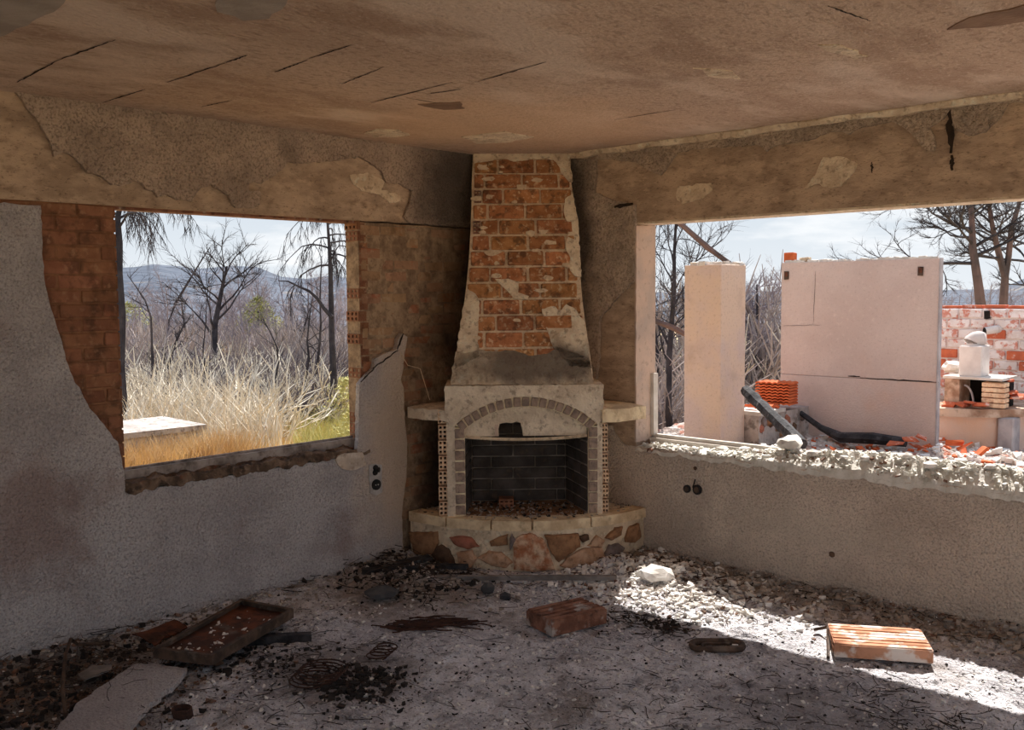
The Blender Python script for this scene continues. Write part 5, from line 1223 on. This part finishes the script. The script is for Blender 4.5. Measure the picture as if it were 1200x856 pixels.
# ---- trees right
b0 = onground(1150, 14); pth = [Vector((0, 0, -.1))]+pathpx([(1150, 400), (1150, 362), (1146, 330), (1140, 290), (1139, 260), (1137, 225), (1136, 180)], 14, b0)
tree('bare_tree', b0, mk('barkred', 'bark', seed=71, H=4.6, r=.10, nb=18, levels=3, twig=1.4, bare=.5, up=.25, spread=1.15, path=pth), 'bare tree with a reddish trunk behind the garden brick wall')
b0 = onground(1176, 14.5); pth = [Vector((0, 0, -.1))]+pathpx([(1174, 400), (1176, 355), (1178, 325), (1170, 295), (1163, 265), (1158, 235), (1156, 190)], 14.5, b0)
tree('bare_tree', b0, mk('barkred', 'bark', seed=77, H=4.4, r=.085, nb=16, levels=3, twig=1.35, bare=.5, up=.4, spread=.8, path=pth), 'forked bare tree at the right edge of the right window')
tag(obj('forked_limb', tube_bm([CAM+ray(a, b)*14.5 for a, b in ((1178, 325), (1182, 300), (1185, 270), (1194, 240), (1200, 210))], [.05, .045, .04, .03, .02], 6), M['barkred']), 'right limb of the forked bare tree at the edge of the right window', 'limb')
b0 = onground(1230, 17); tree('bare_tree', b0, mk(seed=79, H=4.8, r=.09, nb=20, twig=1.3, bare=.4, up=.6, spread=.9), 'bare tree mostly beyond the right edge of the frame')
b0 = onground(790, 9.5); pth = [Vector((0, 0, -.1))]+pathpx([(783, 480), (784, 420), (787, 380), (790, 340), (790, 300), (792, 262), (795, 225)], 9.5, b0)
tree('burnt_tree', b0, mk(seed=81, H=3.2, r=.04, nb=13, twig=1.8, bare=.25, up=1.5, spread=1.2, path=pth), 'dense burnt tree left of the column')
b0 = onground(775, 11); tree('burnt_tree', b0, mk(seed=83, H=3.4, r=.04, nb=14, twig=1.8, bare=.2, up=1.4, spread=1.0), 'burnt tree half hidden behind the pale window reveal')
b0 = onground(892, 11.5); tree('burnt_tree', b0, mk('bark', 'twigbg', seed=85, H=2.0, r=.05, nb=26, twig=2.0, bare=.15, up=.6, spread=1.0), 'burnt tree in the gap between column and pink wall')
for i, (px, dep, sc) in enumerate(((770, 9.8, 1.2), (785, 10.6, 1.4), (800, 12, 1.7), (872, 11.6, 1.7), (884, 12.2, 1.8), (898, 11.8, 1.6), (910, 12.6, 1.8), (925, 13, 1.7), (780, 13, 1.9), (890, 14, 1.9), (860, 12.4, 1.8), (905, 11.4, 1.4), (878, 11.2, 1.4), (765, 10.2, .9))):
    p = onground(px, dep); o = bpy.data.objects.new('burnt_shrub', (shg+shw[:1])[i % 4]); COL.objects.link(o); o.location = p; o.rotation_euler.z = i*1.1; o.scale = (sc,)*3
    tag(o, 'tangled grey burnt shrub growing behind the column', 'shrub', 'burnt shrubs behind the column')
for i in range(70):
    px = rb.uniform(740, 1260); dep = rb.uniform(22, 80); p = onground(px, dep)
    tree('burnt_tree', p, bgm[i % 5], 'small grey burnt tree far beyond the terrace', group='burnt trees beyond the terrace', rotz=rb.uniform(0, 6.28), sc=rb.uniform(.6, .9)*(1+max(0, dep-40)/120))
a, b = CAM+ray(797, 262)*9.0, CAM+ray(862, 314)*9.0; c = CAM+ray(775, 240)*9.0
tag(obj('leaning_trunk', tube_bm([c, a, a.lerp(b, .5)+Vector((0, 0, -.02)), b, b-RT*.12+Vector((0, 0, -.6)), b-RT*.2+Vector((0, 0, -2.0))], [.018, .026, .03, .032, .034, .04], 6), M['barkred']), 'dead trunk bending over behind the top of the column', 'trunk')
a, b = CAM+ray(762, 374)*8.6, CAM+ray(812, 396)*8.6
tag(obj('fallen_branch', tube_bm([a, a.lerp(b, .5)+Vector((0, 0, .01)), b, b+Vector((.25, -.1, -1.0))], [.025, .03, .035, .04], 6), M['barkred']), 'grey fallen branch slanting behind the left side of the column', 'branch')
